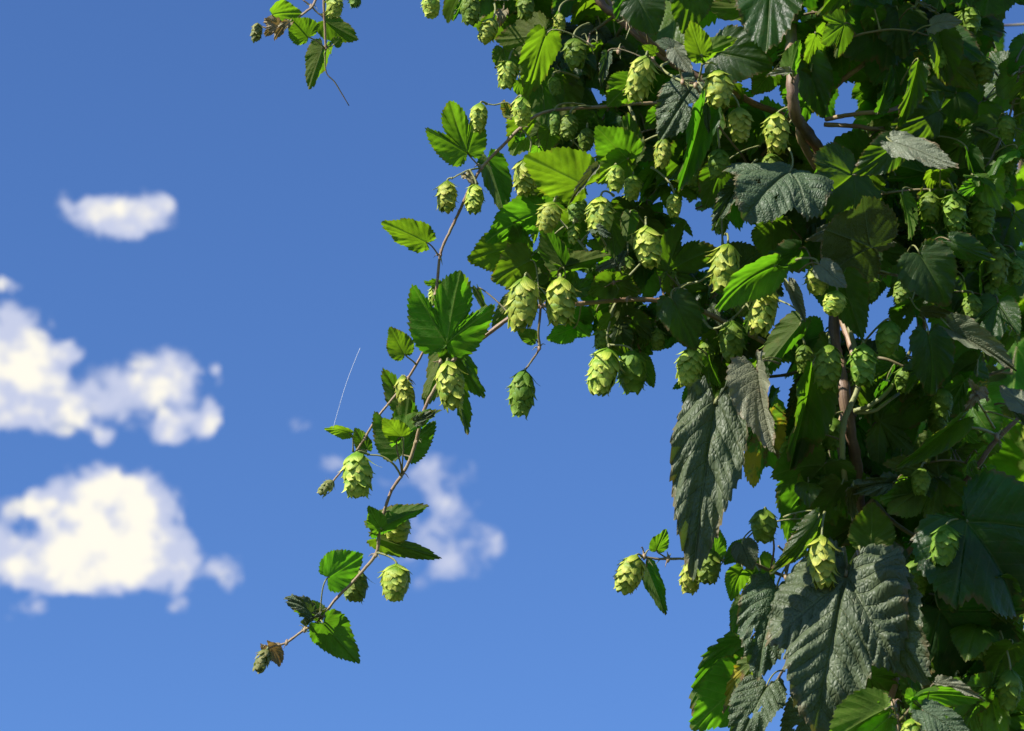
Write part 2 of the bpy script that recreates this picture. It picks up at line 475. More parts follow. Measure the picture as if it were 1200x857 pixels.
def leaf_mesh(kind, cls, seed, mat, rings=None):
    key = (kind, cls if isinstance(cls, str) else tuple(sorted(cls.items())), seed, mat)
    if key in LEAFCACHE:
        return LEAFCACHE[key]
    rng = random.Random(sum(map(ord, kind)) * 37 + seed * 131)
    base = dict(fold=.18, cup=.25, droop=.5, wave=.03, pleat=.006, rumple=.4, curl=0.0, twist=0.0, holes=0, side=0.0)
    PRE = {
        'flat': dict(fold=.12, droop=.35, cup=.1),
        'droop': dict(fold=.22, droop=1.0, cup=.3),
        'fold': dict(fold=.75, droop=.5, cup=.0, wave=.03),
        'crinkle': dict(fold=.2, droop=.8, cup=.5, wave=.035, pleat=.018, holes=2, rumple=1.3),
        'arch': dict(fold=.1, droop=1.7, cup=.8, wave=.03),
        'curl': dict(fold=.5, droop=2.2, cup=1.0, wave=.06, pleat=.015, twist=.8, rumple=1),
    }
    base.update(PRE[cls] if isinstance(cls, str) else cls)
    for k in ('fold', 'droop', 'cup', 'wave'):
        base[k] *= rng.uniform(.75, 1.25)
    base['twist'] += rng.uniform(-.4, .4)
    base['side'] += rng.uniform(-.15, .15)
    if not base['holes'] and seed % 5 in (0, 4): base['holes'] = rng.randint(1, 3)
    xr, yr, Lr = outline(kind, rng)
    # left half slightly different
    xl, yl, Ll = outline(kind, rng)
    asym = rng.uniform(.88, 1.1)
    ox = np.concatenate([xr, -xl[::-1][1:-1] * asym]); oy = np.concatenate([yr, yl[::-1][1:-1]])
    oL = np.concatenate([Lr, Ll[::-1][1:-1]])
    n = len(ox)
    NR = rings or (6 if kind == 'scale' else 24)
    sv = np.linspace(0, 1, NR + 1)[1:] ** .85
    X = np.concatenate([[0], (sv[:, None] * ox).ravel()]); Y = np.concatenate([[0], (sv[:, None] * oy).ravel()])
    S = np.concatenate([[0], np.repeat(sv, n)]); Lb = np.concatenate([[0], np.tile(oL, NR)])
    arc = np.concatenate([[0], np.tile(np.linspace(0, 1, n), NR)])
    VU = np.zeros_like(X); PH = np.zeros_like(X)
    ax = AXES[kind]
    for li, (axx, ayy) in enumerate(ax):
        mk = Lb == li
        ll = math.hypot(axx, ayy)
        dx, dy = axx / ll, ayy / ll
        sg = np.where(X < 0, -1, 1)
        xx = X * sg
        vv = xx * dx + Y * dy; uu = xx * dy - Y * dx
        VU[mk] = np.abs(uu)[mk]
        # veins leave the midrib and sweep forwards
        PH[mk] = (((vv - .62 * np.abs(uu) - .25 * uu * uu) / (.125 * (.55 + .45 * ll))) + 40.27)[mk]
    Z = base['pleat'] * (np.abs(np.sin(math.pi * PH)) ** .8 - .5) * np.minimum(1, VU / .07) * np.minimum(1, S * 1.5)
    Z -= .018 * np.exp(-(VU / .022) ** 2) * (1 - S * .6)
    lp = np.stack([X, Y, np.zeros_like(X)], 1)
    # low-frequency swell and edge waves
    for _ in range(3):
        kx, ky, p0 = rng.uniform(-5, 5), rng.uniform(-5, 5), rng.uniform(0, 6.28)
        Z += .012 * np.sin(kx * X + ky * Y + p0)
    for _ in range(9):
        kk = rng.uniform(9, 26); th = rng.uniform(0, 6.28)
        Z += base['rumple'] * .06 / kk * np.sin(kk * (X * math.cos(th) + Y * math.sin(th)) + rng.uniform(0, 6)) * np.minimum(1, VU / .05 + .2)
    nw = rng.randint(5, 8)
    Z += base['wave'] * S ** 3 * np.sin(arc * 2 * math.pi * nw + rng.uniform(0, 6))
    Z += base['wave'] * .5 * S ** 3 * np.sin(arc * 2 * math.pi * (nw * 2 + 3) + rng.uniform(0, 6))
    # fold along the midrib (sides rise) then cupping (sides fall)
    f = base['fold']
    ff = np.full_like(X, f) + base['side'] * np.sign(X)
    c, s_ = np.cos(ff), np.sin(ff)
    ax_ = np.abs(X)
    nxp = np.sign(X) * (ax_ * c - Z * s_ * np.minimum(1, ax_ / .05)); nz = ax_ * s_ + Z * c
    X, Z = nxp, nz
    Z -= base['cup'] * X * X * 1.1
    # twist about the midrib growing to the tip
    a = base['twist'] * np.clip(Y, 0, 1)
    X, Z = X * np.cos(a) - Z * np.sin(a), X * np.sin(a) + Z * np.cos(a)
    # droop: bend along the length
    k = base['droop']
    if abs(k) > 1e-3:
        yy = np.maximum(Y, -.35)
        a = k * yy
        Yn = np.sin(a) / k + Z * np.sin(a); Zn = -(1 - np.cos(a)) / k + Z * np.cos(a)
        Y, Z = Yn, Zn
    # bring the tip back onto the length axis at distance 1
    it = 1 + (NR - 1) * n + (len(xr) - 1)
    L = math.hypot(Y[it], Z[it]); ca, sa = Y[it] / L, Z[it] / L
    Y, Z = (Y * ca + Z * sa) / L, (-Y * sa + Z * ca) / L
    X = X / L
    V = np.stack([X, Y, Z], 1)
    F = []
    i0 = 1
    k = np.arange(0, n)
    k2 = (k + 1) % n
    for j in range(NR - 1):
        o = i0 + j * n; o2 = o + n
        F.append(np.stack([o + k, o2 + k, o2 + k2, o + k2], 1))
    ctr = []
    for q in range(0, n - 1, 2):
        ctr.append((0, i0 + q, i0 + q + 1, i0 + (q + 2) % n))
    if n % 2:
        pass
    F.append(np.array(ctr))
    F = np.vstack(F)
    if base['holes']:
        cen = lp[F].mean(1)[:, :2]
        keep = np.ones(len(F), bool)
        for _ in range(base['holes']):
            th = rng.uniform(-.6, .6); rr_ = rng.uniform(.35, .7)
            hx, hy, hr = math.sin(th) * rr_ * .8, math.cos(th) * rr_, rng.uniform(.015, .035)
            dd = np.hypot((cen[:, 0] - hx), (cen[:, 1] - hy) * rng.uniform(.5, 1.0))
            keep &= dd > hr * (1 + .4 * np.sin(np.arctan2(cen[:, 1] - hy, cen[:, 0] - hx) * 3))
        F = F[keep]
    # upper side = +Z: outline runs counter-clockwise when seen from above?  order checked below
    a, b, c_ = V[F[0, 0]], V[F[0, 1]], V[F[0, 2]]
    fn = np.cross(V[F[:, 1]] - V[F[:, 0]], V[F[:, 2]] - V[F[:, 0]])[:, 2].sum()
    if fn < 0:
        F = F[:, ::-1]
    me = mesh_from('leaf_blade', V, F, [M[mat]], {'vu': VU, 'vph': PH, 'edge': S, 'lp': lp})
    LEAFCACHE[key] = me
    return me


# ------------------------------------------------------------------ cones
CONECACHE = {}


def cone_mesh(seed, slim, mat, loose=1.0, nb=58):
    """unit-length cone hanging down -Y from its stalk end at the origin; slim = diameter / length"""
    key = (seed, round(slim * 20) / 20, mat, loose, nb)
    if key in CONECACHE:
        return CONECACHE[key]
    slim = round(slim * 20) / 20
    rng = random.Random(seed * 17 + 3)
    Rm = slim * .5 * .84
    peak = rng.uniform(.36, .46)

    def prof(t):
        t = np.clip(t, 0, 1)
        a = np.where(t < peak, np.sin(np.clip(t / peak, 0, 1) * math.pi / 2) ** .55, np.cos(np.clip((t - peak) / (1.04 - peak), 0, 1) * math.pi / 2) ** .62)
        return Rm * (.12 + .88 * a)
    V = []; F = []; A = []; B = []; BR = []
    nu, nv = 8, 9
    ns = 0
    bend = rng.uniform(-.10, .10)
    for i in range(nb + 5):
        top = i >= nb
        br = rng.random()
        if top:                                   # small pointed bracts round the stalk
            t0 = rng.uniform(-.03, .05); phi = i * 2.4 + rng.uniform(-.5, .5)
            ln = rng.uniform(.20, .30); hw = .10 * rng.uniform(.8, 1.2) * (slim / .62); flare = rng.uniform(.08, .22)
        else:
            t0 = .0 + .80 * (i / (nb - 1)) ** .92; phi = i * 2.39996 + rng.uniform(-.22, .22)
            ln = rng.uniform(.24, .31) * (1 - .2 * (i / nb)); hw = slim * .5 * rng.uniform(.42, .58) * (1 - .35 * (i / nb) ** 2)
            flare = rng.uniform(.0, .06) * loose + (.08 * loose if rng.random() < .22 else 0)
        spike = rng.uniform(.02, .10) * loose if rng.random() < .5 else 0
        b = np.linspace(0, 1, nv)[:, None]; a = np.linspace(-1, 1, nu)[None, :]
        wv = np.minimum(1, (b + .15) / .45) ** .7 * (1 - b ** 2.8) ** .75
        wv = np.where(b > .999, 0.03, wv)
        tb = t0 + b * ln
        r = prof(tb - .02) * (1 + .02 * (i % 3)) + .01 + flare * b ** 3 + spike * b ** 7 + .045 * np.sin(b * math.pi) * rng.uniform(.5, 1.3) - .03 * a * a * (1 - b * .4) * (hw / .2)
        r = r + .008 * np.sin(a * 9 + br * 6) * b
        r = np.maximum(r, .012)
        pp = phi + np.arcsin(np.clip(a * wv * hw / np.maximum(r, hw * .75), -1, 1)) * 1.15
        x = r * np.cos(pp); z = r * np.sin(pp)
        y = -(tb + 0 * a) + .05 * a * a * ln * (1 - b) + rng.uniform(-.01, .01)
        # the whole tip bends out
        V.append(np.stack([x.ravel(), y.ravel(), z.ravel()], 1))
        for q in range(nv - 1):
            for p in range(nu - 1):
                o = ns + q * nu + p
                F.append((o, o + 1, o + nu + 1, o + nu))
        A.append((0 * b + a).ravel()); B.append((b + 0 * a).ravel()); BR.append(np.full(nu * nv, br))
        ns += nu * nv
    V = np.vstack(V)
    # core that closes the gaps between the scales
    core_p = np.stack([np.zeros(9), -np.linspace(0, .95, 9), np.zeros(9)], 1)
    cv, cf, cr = tube(core_p, prof(np.linspace(0, .95, 9)) * .82, 10)
    F = np.vstack([np.array(F), cf + ns]); V = np.vstack([V, cv])
    A.append(cr); B.append(np.full(len(cv), .1)); BR.append(np.full(len(cv), .2))
    ymin = V[:, 1].min()
    V[:, 0] += bend * (V[:, 1] / ymin) ** 2
    V /= -ymin
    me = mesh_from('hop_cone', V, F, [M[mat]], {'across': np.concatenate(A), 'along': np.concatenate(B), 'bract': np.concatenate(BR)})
    CONECACHE[key] = me
    return me


# ------------------------------------------------------------------ a vine thing: Empty > stem, leaf (> leaf_stalk), cone (> cone_stalk)
class Vine:
    def __init__(s, name, base, label, cat, group=None):
        s.root = bpy.data.objects.new(name, None)
        s.root.empty_display_size = .05
        s.root.location = base
        s.root['label'] = label; s.root['category'] = cat
        if group: s.root['group'] = group
        COL.objects.link(s.root)
        s.base = Vector(base)
        s.g = Geo(); s.pts = []; s.mats = []; s.nleaf = 0; s.ncone = 0
        s.rng = random.Random(sum(map(ord, label)))
        s.nodes = []

    def slot(s, mat):
        if mat not in s.mats: s.mats.append(mat)
        return s.mats.index(mat)

    def stem(s, pts, mat='shoot', sides=9, n=7, wob=.6, ground=False):
        """pts: (px, py, d, radius in px)"""
        w3 = [tuple(P(p[0], p[1], p[2])) + (p[3] * PX,) for p in pts]
        if ground:                                # straight down to its foot in the soil
            x, y, z, r = w3[-1]
            w3 += [(x + .012, y + .01, z * .8, r), (x - .01, y + .02, z * .55, r * 1.1), (x + .012, y + .015, z * .25, r * 1.2), (x, y + .01, -.03, r * 1.35)]
        c = catmull(w3, n)
        path = c[:, :3].copy(); rad = np.maximum(c[:, 3], .0003)
        k = np.arange(len(path))
        for ax_ in range(3):
            path[1:-1, ax_] += (np.array([s.rng.uniform(-1, 1) for _ in k]) * rad * .22 * wob)[1:-1]
        rad = rad * np.array([1 + s.rng.uniform(-.08, .08) for _ in k])
        V, F, r = tube(path - np.array(s.base), rad, sides)
        s.g.add(V, F, r, s.slot(mat))
        for q in range(len(path)):
            s.pts.append((path[q][0], path[q][1], path[q][2], rad[q]))
        return path

    def nearest(s, p):
        a = np.array(s.pts)
        d = np.linalg.norm(a[:, :3] - np.array(p), axis=1)
        i = int(np.argmin(d))
        return Vector(a[i, :3]), float(d[i])

    def _stalk(s, parent_obj, Mw, name, p0, t0, p1, t1, r, mat):
        """curved stalk from p0 (organ) to p1 (stem), built in the organ's own coordinates"""
        inv = Mw.inverted()
        u = np.linspace(0, 1, 11)[:, None]
        p0, p1, t0, t1 = (np.array(q) for q in (p0, p1, t0, t1))
        h = (2 * u ** 3 - 3 * u ** 2 + 1) * p0 + (u ** 3 - 2 * u ** 2 + u) * t0 + (-2 * u ** 3 + 3 * u ** 2) * p1 + (u ** 3 - u ** 2) * t1
        rad = r * (1 + .35 * np.abs(u[:, 0] - .4) ** 1.0); rad[-2:] *= 1.35; rad[0] *= 1.15
        V, F, rg = tube(h, rad, 7)
        Mi = np.array(inv)
        V = V @ Mi[:3, :3].T + Mi[:3, 3]
        if np.linalg.det(Mi[:3, :3]) < 0: F = F[:, ::-1]
        me = mesh_from(name, V, F, [M[mat]], {'ring': rg})
        o = bpy.data.objects.new(name, me)
        COL.objects.link(o); o.parent = parent_obj
        return o

    def leaf(s, bx, by, tx, ty, kind='ovate', face='u', d=0.0, w=1.0, roll=18, pitch=20, cls='flat', mat=None, seed=None, stalk=True, label=None, to=None, name='leaf'):
        p0 = P(bx, by, d)
        dx, dy = tx - bx, -(ty - by)
        l2 = math.hypot(dx, dy); dx, dy = dx / l2, dy / l2
        # positive pitch / roll lean the upper side towards the sun, negative ones away from it
        def frame(pt):
            cp, sp = math.cos(R(pt)), math.sin(R(pt))
            n_ = C2W(-dx * sp, -dy * sp, cp)
            return C2W(dx * cp, dy * cp, sp), (-n_ if face == 'u' else n_), cp
        opts = sorted([frame(abs(pitch)), frame(-abs(pitch))], key=lambda f: f[1].dot(SUN_DIR))
        yv, nv, cp = opts[1] if pitch >= 0 else opts[0]
        ro = sorted([Matrix.Rotation(R(q), 3, yv) @ nv for q in (abs(roll), -abs(roll))], key=lambda n_: n_.dot(SUN_DIR))
        nv = ro[1] if roll >= 0 else ro[0]
        xv = yv.cross(nv)
        L = l2 * PX * (D0 + d) / D0 / max(cp, .3)
        if mat is None: mat = 'fresh' if face == 'u' else 'old'
        if seed is None: seed = s.rng.randint(1, 5)
        me = leaf_mesh(kind, cls, seed, mat)
        o = bpy.data.objects.new(name, me)
        COL.objects.link(o)
        Mw = Matrix(((xv.x * L * w, yv.x * L, nv.x * L, p0.x), (xv.y * L * w, yv.y * L, nv.y * L, p0.y), (xv.z * L * w, yv.z * L, nv.z * L, p0.z), (0, 0, 0, 1)))
        o.parent = s.root
        o.matrix_basis = Matrix.Translation(-s.base) @ Mw
        if label: o['label'] = label
        s.nleaf += 1
        if stalk:
            if to: p1 = P(*to); ds = (p1 - p0).length
            else:
                p1, ds = s.nearest(p0)
                if ds > .045:
                    p1 = p0 + ((p1 - p0).normalized() + AF * .5).normalized() * .042; ds = .042
            bl = min(ds * .9, L * .8)
            r = max(.0006, min(.0014, L * .010))
            s._stalk(o, Mw, 'leaf_stalk', p0 - nv * .0004 * 0, -yv * bl + Vector((0, 0, .15)) * ds, p1, (p1 - p0).normalized() * ds * .8 + Vector((0, 0, -.35)) * ds, r, s.rng.choice(['stalk', 'stalk', 'stalk_red']))
        return o

    def cone(s, x0, y0, x1, y1, wpx=30, d=0.0, mat='cone', pitch=None, seed=None, stalk=True, loose=1.0, to=None, nb=58, label=None):
        p0 = P(x0, y0, d)
        dx, dy = x1 - x0, -(y1 - y0)
        l2 = math.hypot(dx, dy)
        if pitch is None: pitch = s.rng.uniform(-14, 14)
        cp, sp = math.cos(R(pitch)), math.sin(R(pitch))
        dn = C2W(dx / l2 * cp, dy / l2 * cp, sp)            # towards the tip = local -Y
        yv = -dn
        ref = C2W(.3, .1, 1)
        xv = yv.cross(ref).normalized(); zv = xv.cross(yv)
        rot = Matrix.Rotation(s.rng.uniform(0, 6.28), 3, yv)
        xv = rot @ xv; zv = rot @ zv
        L = l2 * PX * (D0 + d) / D0 / cp
        me = cone_mesh(seed or s.rng.randint(1, 9), max(.4, min(.9, wpx * .94 / l2)), mat, loose, nb)
        o = bpy.data.objects.new('cone', me)
        COL.objects.link(o)
        Mw = Matrix(((xv.x * L, yv.x * L, zv.x * L, p0.x), (xv.y * L, yv.y * L, zv.y * L, p0.y), (xv.z * L, yv.z * L, zv.z * L, p0.z), (0, 0, 0, 1)))
        o.parent = s.root
        o.matrix_basis = Matrix.Translation(-s.base) @ Mw
        if label: o['label'] = label
        s.ncone += 1
        if stalk:
            if to: p1 = P(*to); ds = (p1 - p0).length
            else:
                p1, ds = s.nearest(p0)
                if ds > .04:
                    p1 = p0 + ((p1 - p0).normalized() + AF * .6 + Vector((0, 0, .5))).normalized() * .036; ds = .036
            s._stalk(o, Mw, 'cone_stalk', p0 + dn * L * .02, yv * max(ds * .8, .01), p1, (p1 - p0) * .6 + Vector((0, 0, -.25)) * ds, .0008, 'stalk')
        return o

    def bits(s, px, py, d=0.0, n=3, size=9):
        """stipules: little pointed scales at a node, part of the stem"""
        p = np.array(P(px, py, d) - s.base)
        kn = np.array([p + np.array([.1, .2, 1]) * q * size * .45 * PX for q in (-1, -.5, 0, .5, 1)])
        V, F, r = tube(kn, np.array([.1, .26, .32, .26, .1]) * size * .8 * PX, 7)
        s.g.add(V, F, r, s.slot('shoot'))
        for _ in range(n):
            a = s.rng.uniform(0, 6.28); el = s.rng.uniform(-.6, .6)
            dv = np.array([math.cos(a) * math.cos(el), math.sin(el) * .7, math.sin(a) * math.cos(el)])
            Ls = size * PX * s.rng.uniform(.7, 1.4)
            mid = p + dv * Ls * .5 + np.array([0, 0, s.rng.uniform(-.2, .35)]) * Ls
            tip = p + dv * Ls + np.array([0, 0, -.3 * Ls])
            path = catmull([p, mid, tip], 4)
            V, F, r = tube(path, np.linspace(1, .1, len(path)) ** .8 * size * .11 * PX, 6)
            s.g.add(V, F, r, s.slot(s.rng.choice(['stalk', 'stalk', 'shoot'])))

    def fill(s, twigs, per, size=(45, 95), off=(10, 45), gaps=(), dz=.03, faces=.5, mats=(('mature', 6), ('fresh', 3), ('old', 2)), limit=98, kinds=(('ovate', 4), ('three', 3), ('broad', 4), ('lance', 1)), rad=2.2, avoid=True, hang=.65, stem='stalk_red', stalks=True, clear=.30, sunny=.55):
        bag = [a for a, b in mats for _ in range(b)]; kb = [a for a, b in kinds for _ in range(b)]
        for tw in twigs:
            nt = len(tw)
            s.stem([(p[0], p[1], p[2], rad * (1 - .5 * i / nt)) for i, p in enumerate(tw)], stem, 7)
            c = catmull(tw, 8)
            for i in range(per):
                if s.nleaf >= limit: break
                for tr in range(14):
                    b = c[s.rng.randrange(2, len(c))]
                    a = s.rng.uniform(0, 6.28); o = s.rng.uniform(*off)
                    bx, by = b[0] + math.cos(a) * o, b[1] + math.sin(a) * o * .8
                    sz = s.rng.uniform(*size)
                    th = s.rng.gauss(math.pi / 2, hang * 1.3)
                    tx, ty = bx + math.cos(th) * sz, by + math.sin(th) * sz
                    ok = True
                    if avoid:
                        for (gx, gy, gr) in gaps:
                            for q in (-.1, .3, .65, 1.0):
                                qx, qy = bx + (tx - bx) * q, by + (ty - by) * q
                                if math.hypot(qx - gx, qy - gy) < gr + sz * (clear if q < .8 else .05):
                                    ok = False
                    if ok: break
                if not ok: continue
                face = 'u' if s.rng.random() < faces else 'o'
                if s.rng.random() < sunny:            # turned to the light
                    face = 'u' if s.rng.random() < .75 else 'o'
                    ro_, pi_ = s.rng.uniform(10, 40), s.rng.uniform(15, 45)
                else:
                    ro_, pi_ = s.rng.uniform(-50, 50), s.rng.uniform(-45, 45)
                s.leaf(bx, by, tx, ty, s.rng.choice(kb), face, b[2] + s.rng.uniform(-dz, dz), s.rng.uniform(.8, 1.05), ro_, pi_, s.rng.choice(['flat', 'droop', 'droop', 'fold', 'crinkle', 'arch']), s.rng.choice(bag), stalk=stalks)

    def done(s):
        me = s.g.mesh('stem', [M[k] for k in s.mats])
        o = bpy.data.objects.new('stem', me)
        COL.objects.link(o); o.parent = s.root
        return o


# ------------------------------------------------------------------ ground far below (out of the picture)
n = 40
gx = np.linspace(-1, 1, n) ** 3 * 1500
V = [(x, y, 0.0 + .03 * math.sin(x * 3) * math.cos(y * 2)) for y in gx for x in gx]
F = [(j * n + i, j * n + i + 1, (j + 1) * n + i + 1, (j + 1) * n + i) for j in range(n - 1) for i in range(n - 1)]
gr = bpy.data.objects.new('ground', mesh_from('ground', V, F, [M['grass']]))
gr['kind'] = 'structure'
COL.objects.link(gr)

GAPS = [(837, 24, 12), (890, 42, 5), (915, 108, 5), (985, 162, 10), (846, 212, 9), (805, 262, 13), (872, 283, 17), (925, 312, 10), (876, 367, 8), (917, 362, 8),
        (778, 335, 8), (820, 373, 7), (768, 440, 22), (920, 448, 10), (873, 432, 8), (636, 105, 10), (700, 117, 7), (675, 25, 7), (688, 176, 10), (702, 222, 8),
        (915, 640, 17), (905, 668, 14), (909, 842, 9), (1048, 755, 10), (880, 575, 24), (860, 605, 24), (768, 560, 60), (800, 720, 55), (1000, 330, 6), (1046, 342, 5),
        (555, 80, 45), (540, 330, 60), (660, 450, 70), (740, 520, 60), (870, 540, 20), (780, 800, 50), (745, 640, 60), (850, 740, 15), (610, 200, 14), (690, 300, 6)]

HOLES = [(1187, 14, 12), (1196, 28, 9), (1160, 60, 7), (1176, 66, 7), (1190, 126, 6), (1171, 202, 8), (1149, 588, 8), (1187, 548, 8)]

# ------------------------------------------------------------------ long lateral shoot drooping to lower left
v = Vine('hop_shoot', P(988, 430, .03), 'longest drooping hop shoot with large sunlit cones, its tip at lower left', 'hop vine', 'side shoots of the hop plant')
v.stem([(990, 440, .04, 3.6), (955, 428, .03, 3.4), (922, 417, .02, 3.2), (886, 396, .01, 3.1), (850, 378, 0, 3.0), (816, 362, -.01, 3.0), (779, 353, -.02, 2.9), (740, 351, -.03, 2.8), (690, 355, -.04, 2.7), (633, 359, -.05, 2.6), (599, 372, -.05, 2.6),
        (568, 394, -.05, 2.6), (538, 416, -.05, 2.4), (521, 437, -.05, 2.3), (513, 450, -.05, 2.2), (499, 476, -.05, 2.1), (488, 515, -.05, 2.0), (480, 540, -.05, 2.0), (470, 558, -.05, 2.0), (457, 579, -.05, 1.9), (445, 618, -.05, 1.9), (441, 648, -.05, 1.9),
        (418, 677, -.05, 1.8), (392, 704, -.05, 1.7), (373, 730, -.05, 1.6), (357, 738, -.05, 1.5), (336, 753, -.05, 1.4), (325, 756, -.05, 1.2), (314, 760, -.05, 1.0)], 'shoot')
v.stem([(718, 353, -.04, 1.6), (705, 320, -.03, 1.4), (680, 285, -.02, 1.3), (660, 262, -.01, 1.2), (640, 240, 0, 1.0)], 'stalk')
v.stem([(735, 351, -.03, 1.6), (733, 330, -.04, 1.5), (757, 300, -.04, 1.2), (760, 270, -.04, 1.0)], 'stalk')
v.stem([(779, 353, -.02, 1.7), (800, 335, -.03, 1.6), (826, 326, -.04, 1.4), (850, 290, -.05, 1.2)], 'stalk')
v.stem([(722, 353, -.03, 1.6), (716, 372, -.03, 1.4), (735, 390, -.02, 1.3), (741, 410, -.02, 1.2)], 'stalk')
v.stem([(722, 353, -.03, 1.6), (712, 390, -.04, 1.3), (713, 405, -.04, 1.1)], 'stalk')
v.stem([(634, 359, -.05, 1.5), (631, 390, -.05, 1.4), (632, 408, -.05, 1.3), (621, 426, -.05, 1.2), (615, 434, -.05, 1.1)], 'stalk_red')
v.stem([(816, 362, -.01, 1.8), (835, 385, -.03, 1.5), (860, 372, -.04, 1.3), (880, 350, -.05, 1.2), (897, 330, -.06, 1.0)], 'stalk')
v.stem([(886, 396, 0, 2.4), (884, 370, -.02, 2.2), (889, 345, -.04, 1.8), (905, 320, -.05, 1.4)], 'stalk')
v.stem([(470, 558, -.05, 1.4), (462, 545, -.06, 1.2), (448, 535, -.06, 1.0), (432, 533, -.06, .9)], 'stalk')
v.stem([(816, 362, -.01, 1.6), (812, 385, -.03, 1.4), (811, 405, -.04, 1.2)], 'stalk')
for q in [(470, 558), (441, 650), (373, 730), (357, 738), (488, 517), (521, 437), (634, 359), (735, 351), (779, 353), (632, 408), (516, 424), (445, 618), (336, 753), (719, 331)]:
    v.bits(q[0], q[1], -.05, 3, 9)
L = v.leaf
# tip of the shoot
L(386, 676, 425, 651, 'ovate', 'u', -.055, 1.05, 15, 30, 'flat', seed=1, to=(374, 728, -.05))
L(444, 619, 503, 594, 'ovate', 'u', -.06, .62, 15, 20, 'fold', 'mature', seed=2)
L(446, 619, 432, 592, 'ovate', 'u', -.065, .8, 20, 25, 'flat', 'fresh', seed=1)
L(446, 632, 518, 656, 'ovate', 'u', -.04, .42, -10, 15, 'fold', 'mature', seed=1)
L(379, 731, 421, 780, 'ovate', 'u', -.06, .8, 10, 20, 'droop', 'mature', seed=3)
L(376, 723, 345, 712, 'ovate', 'u', -.05, 1.0, 10, 25, 'fold', 'mature', seed=2)
L(366, 718, 335, 704, 'lance', 'o', -.065, 1.1, 20, 10, 'curl', 'old', seed=1)
L(360, 735, 384, 715, 'lance', 'o', -.04, .8, 20, 10, 'curl', 'old', seed=2)
L(314, 757, 327, 783, 'ovate', 'u', -.05, .8, -20, 20, 'curl', 'withered', seed=1, label='small brown withered leaf at the tip of the shoot')
v.cone(465, 661, 463, 706, 36, -.06, pitch=8)
v.cone(420, 668, 413, 706, 29, -.03, 'cone_shade_green')
v.cone(467, 602, 464, 638, 32, -.03)
v.cone(313, 761, 302, 789, 18, -.055, 'cone_dry', nb=22, label='small brownish young cone at the very tip')
# middle of the shoot
L(470, 512, 518, 481, 'ovate', 'u', -.085, .75, 20, 30, 'fold', 'fresh', seed=3, to=(471, 556, -.05))
L(470, 512, 449, 490, 'ovate', 'u', -.086, 1.0, 20, 30, 'flat', 'fresh', seed=1, to=(471, 556, -.05))
L(472, 530, 480, 466, 'three', 'u', -.035, 1.0, 12, 12, 'flat', 'mature', seed=1)
L(486, 495, 512, 482, 'lance', 'o', -.09, .8, 0, 10, 'curl', 'old', seed=1, stalk=False)
L(532, 408, 568, 467, 'ovate', 'u', -.03, .75, 10, 10, 'fold', 'mature', seed=2)
L(521, 404, 497, 476, 'ovate', 'u', -.02, .70, -20, -10, 'fold', 'mature', seed=1)
L(530, 440, 548, 510, 'lance', 'u', -.03, .85, -10, -10, 'fold', 'mature', seed=3)
v.cone(524, 424, 533, 483, 33, -.075, pitch=5)
v.cone(419, 530, 418, 585, 35, -.065, pitch=5, to=(432, 533, -.06))
# cones of the centre
v.cone(615, 325, 613, 390, 37, -.10, pitch=8, to=(634, 357, -.05)); v.cone(657, 326, 658, 383, 36, -.10, pitch=6, to=(650, 357, -.05))
v.cone(615, 434, 606, 491, 30, -.055, 'cone_shade_green', pitch=0)
v.cone(713, 408, 702, 465, 35, -.06, pitch=6); v.cone(741, 411, 741, 463, 34, -.05, 'cone_shade_green'); v.cone(713, 375, 707, 413, 28, -.02, 'cone_shade_green')
v.cone(757, 266, 759, 315, 34, -.10); v.cone(649, 237, 638, 274, 29, -.10); v.cone(704, 231, 701, 276, 30, -.10); v.cone(679, 230, 674, 262, 25, -.06, 'cone_shade_green')
v.cone(672, 263, 672, 287, 14, -.10, nb=24)
v.cone(853, 285, 845, 346, 34, -.11, pitch=6); v.cone(899, 333, 888, 395, 34, -.11, pitch=6); v.cone(959, 311, 956, 347, 31, -.10); v.cone(981, 341, 974, 371, 29, -.11)
v.cone(811, 408, 804, 454, 30, -.07); v.cone(858, 376, 857, 425, 31, -.05, 'cone_shade_green'); v.cone(943, 404, 943, 438, 21, -.04, 'cone_shade_green'); v.cone(870, 343, 873, 372, 24, -.03, 'cone_shade_green'); v.cone(784, 312, 786, 340, 20, -.02, 'cone_shade_green')
v.cone(845, 250, 845, 276, 18, 0, 'cone_shade_green')
# leaves of the centre
L(633, 249, 570, 285, 'ovate', 'u', -.03, .85, 30, 10, 'droop', 'fresh', seed=2)
L(606, 289, 548, 306, 'ovate', 'u', -.01, .95, 10, 20, 'droop', 'mature', seed=1)
L(620, 306, 576, 330, 'ovate', 'u', -.04, 1.2, 20, 20, 'flat', 'mature', seed=3)
L(618, 300, 603, 260, 'ovate', 'u', -.02, .9, 20, 20, 'fold', 'mature', seed=1)
L(660, 313, 636, 264, 'ovate', 'u', -.065, .85, 10, 14, 'fold', 'mature', seed=2)
L(660, 313, 718, 298, 'ovate', 'u', -.064, .80, 10, 25, 'fold', 'mature', seed=3)
L(667, 372, 692, 395, 'ovate', 'u', -.02, 1.4, 20, 30, 'flat', 'fresh', seed=2)
L(672, 385, 640, 398, 'ovate', 'u', -.015, .9, 20, 30, 'flat', 'fresh', seed=1)
L(603, 350, 576, 384, 'ovate', 'u', -.03, .6, 10, 10, 'fold', 'mature', seed=1)
L(627, 398, 606, 388, 'ovate', 'u', -.045, .9, 10, 20, 'flat', 'mature', seed=2, to=(632, 405, -.05))
L(700, 365, 730, 352, 'ovate', 'u', -.03, .9, 20, 30, 'flat', 'fresh', seed=2)
L(719, 331, 690, 345, 'ovate', 'u', -.05, 1.0, 10, 25, 'arch', 'mature', seed=1)
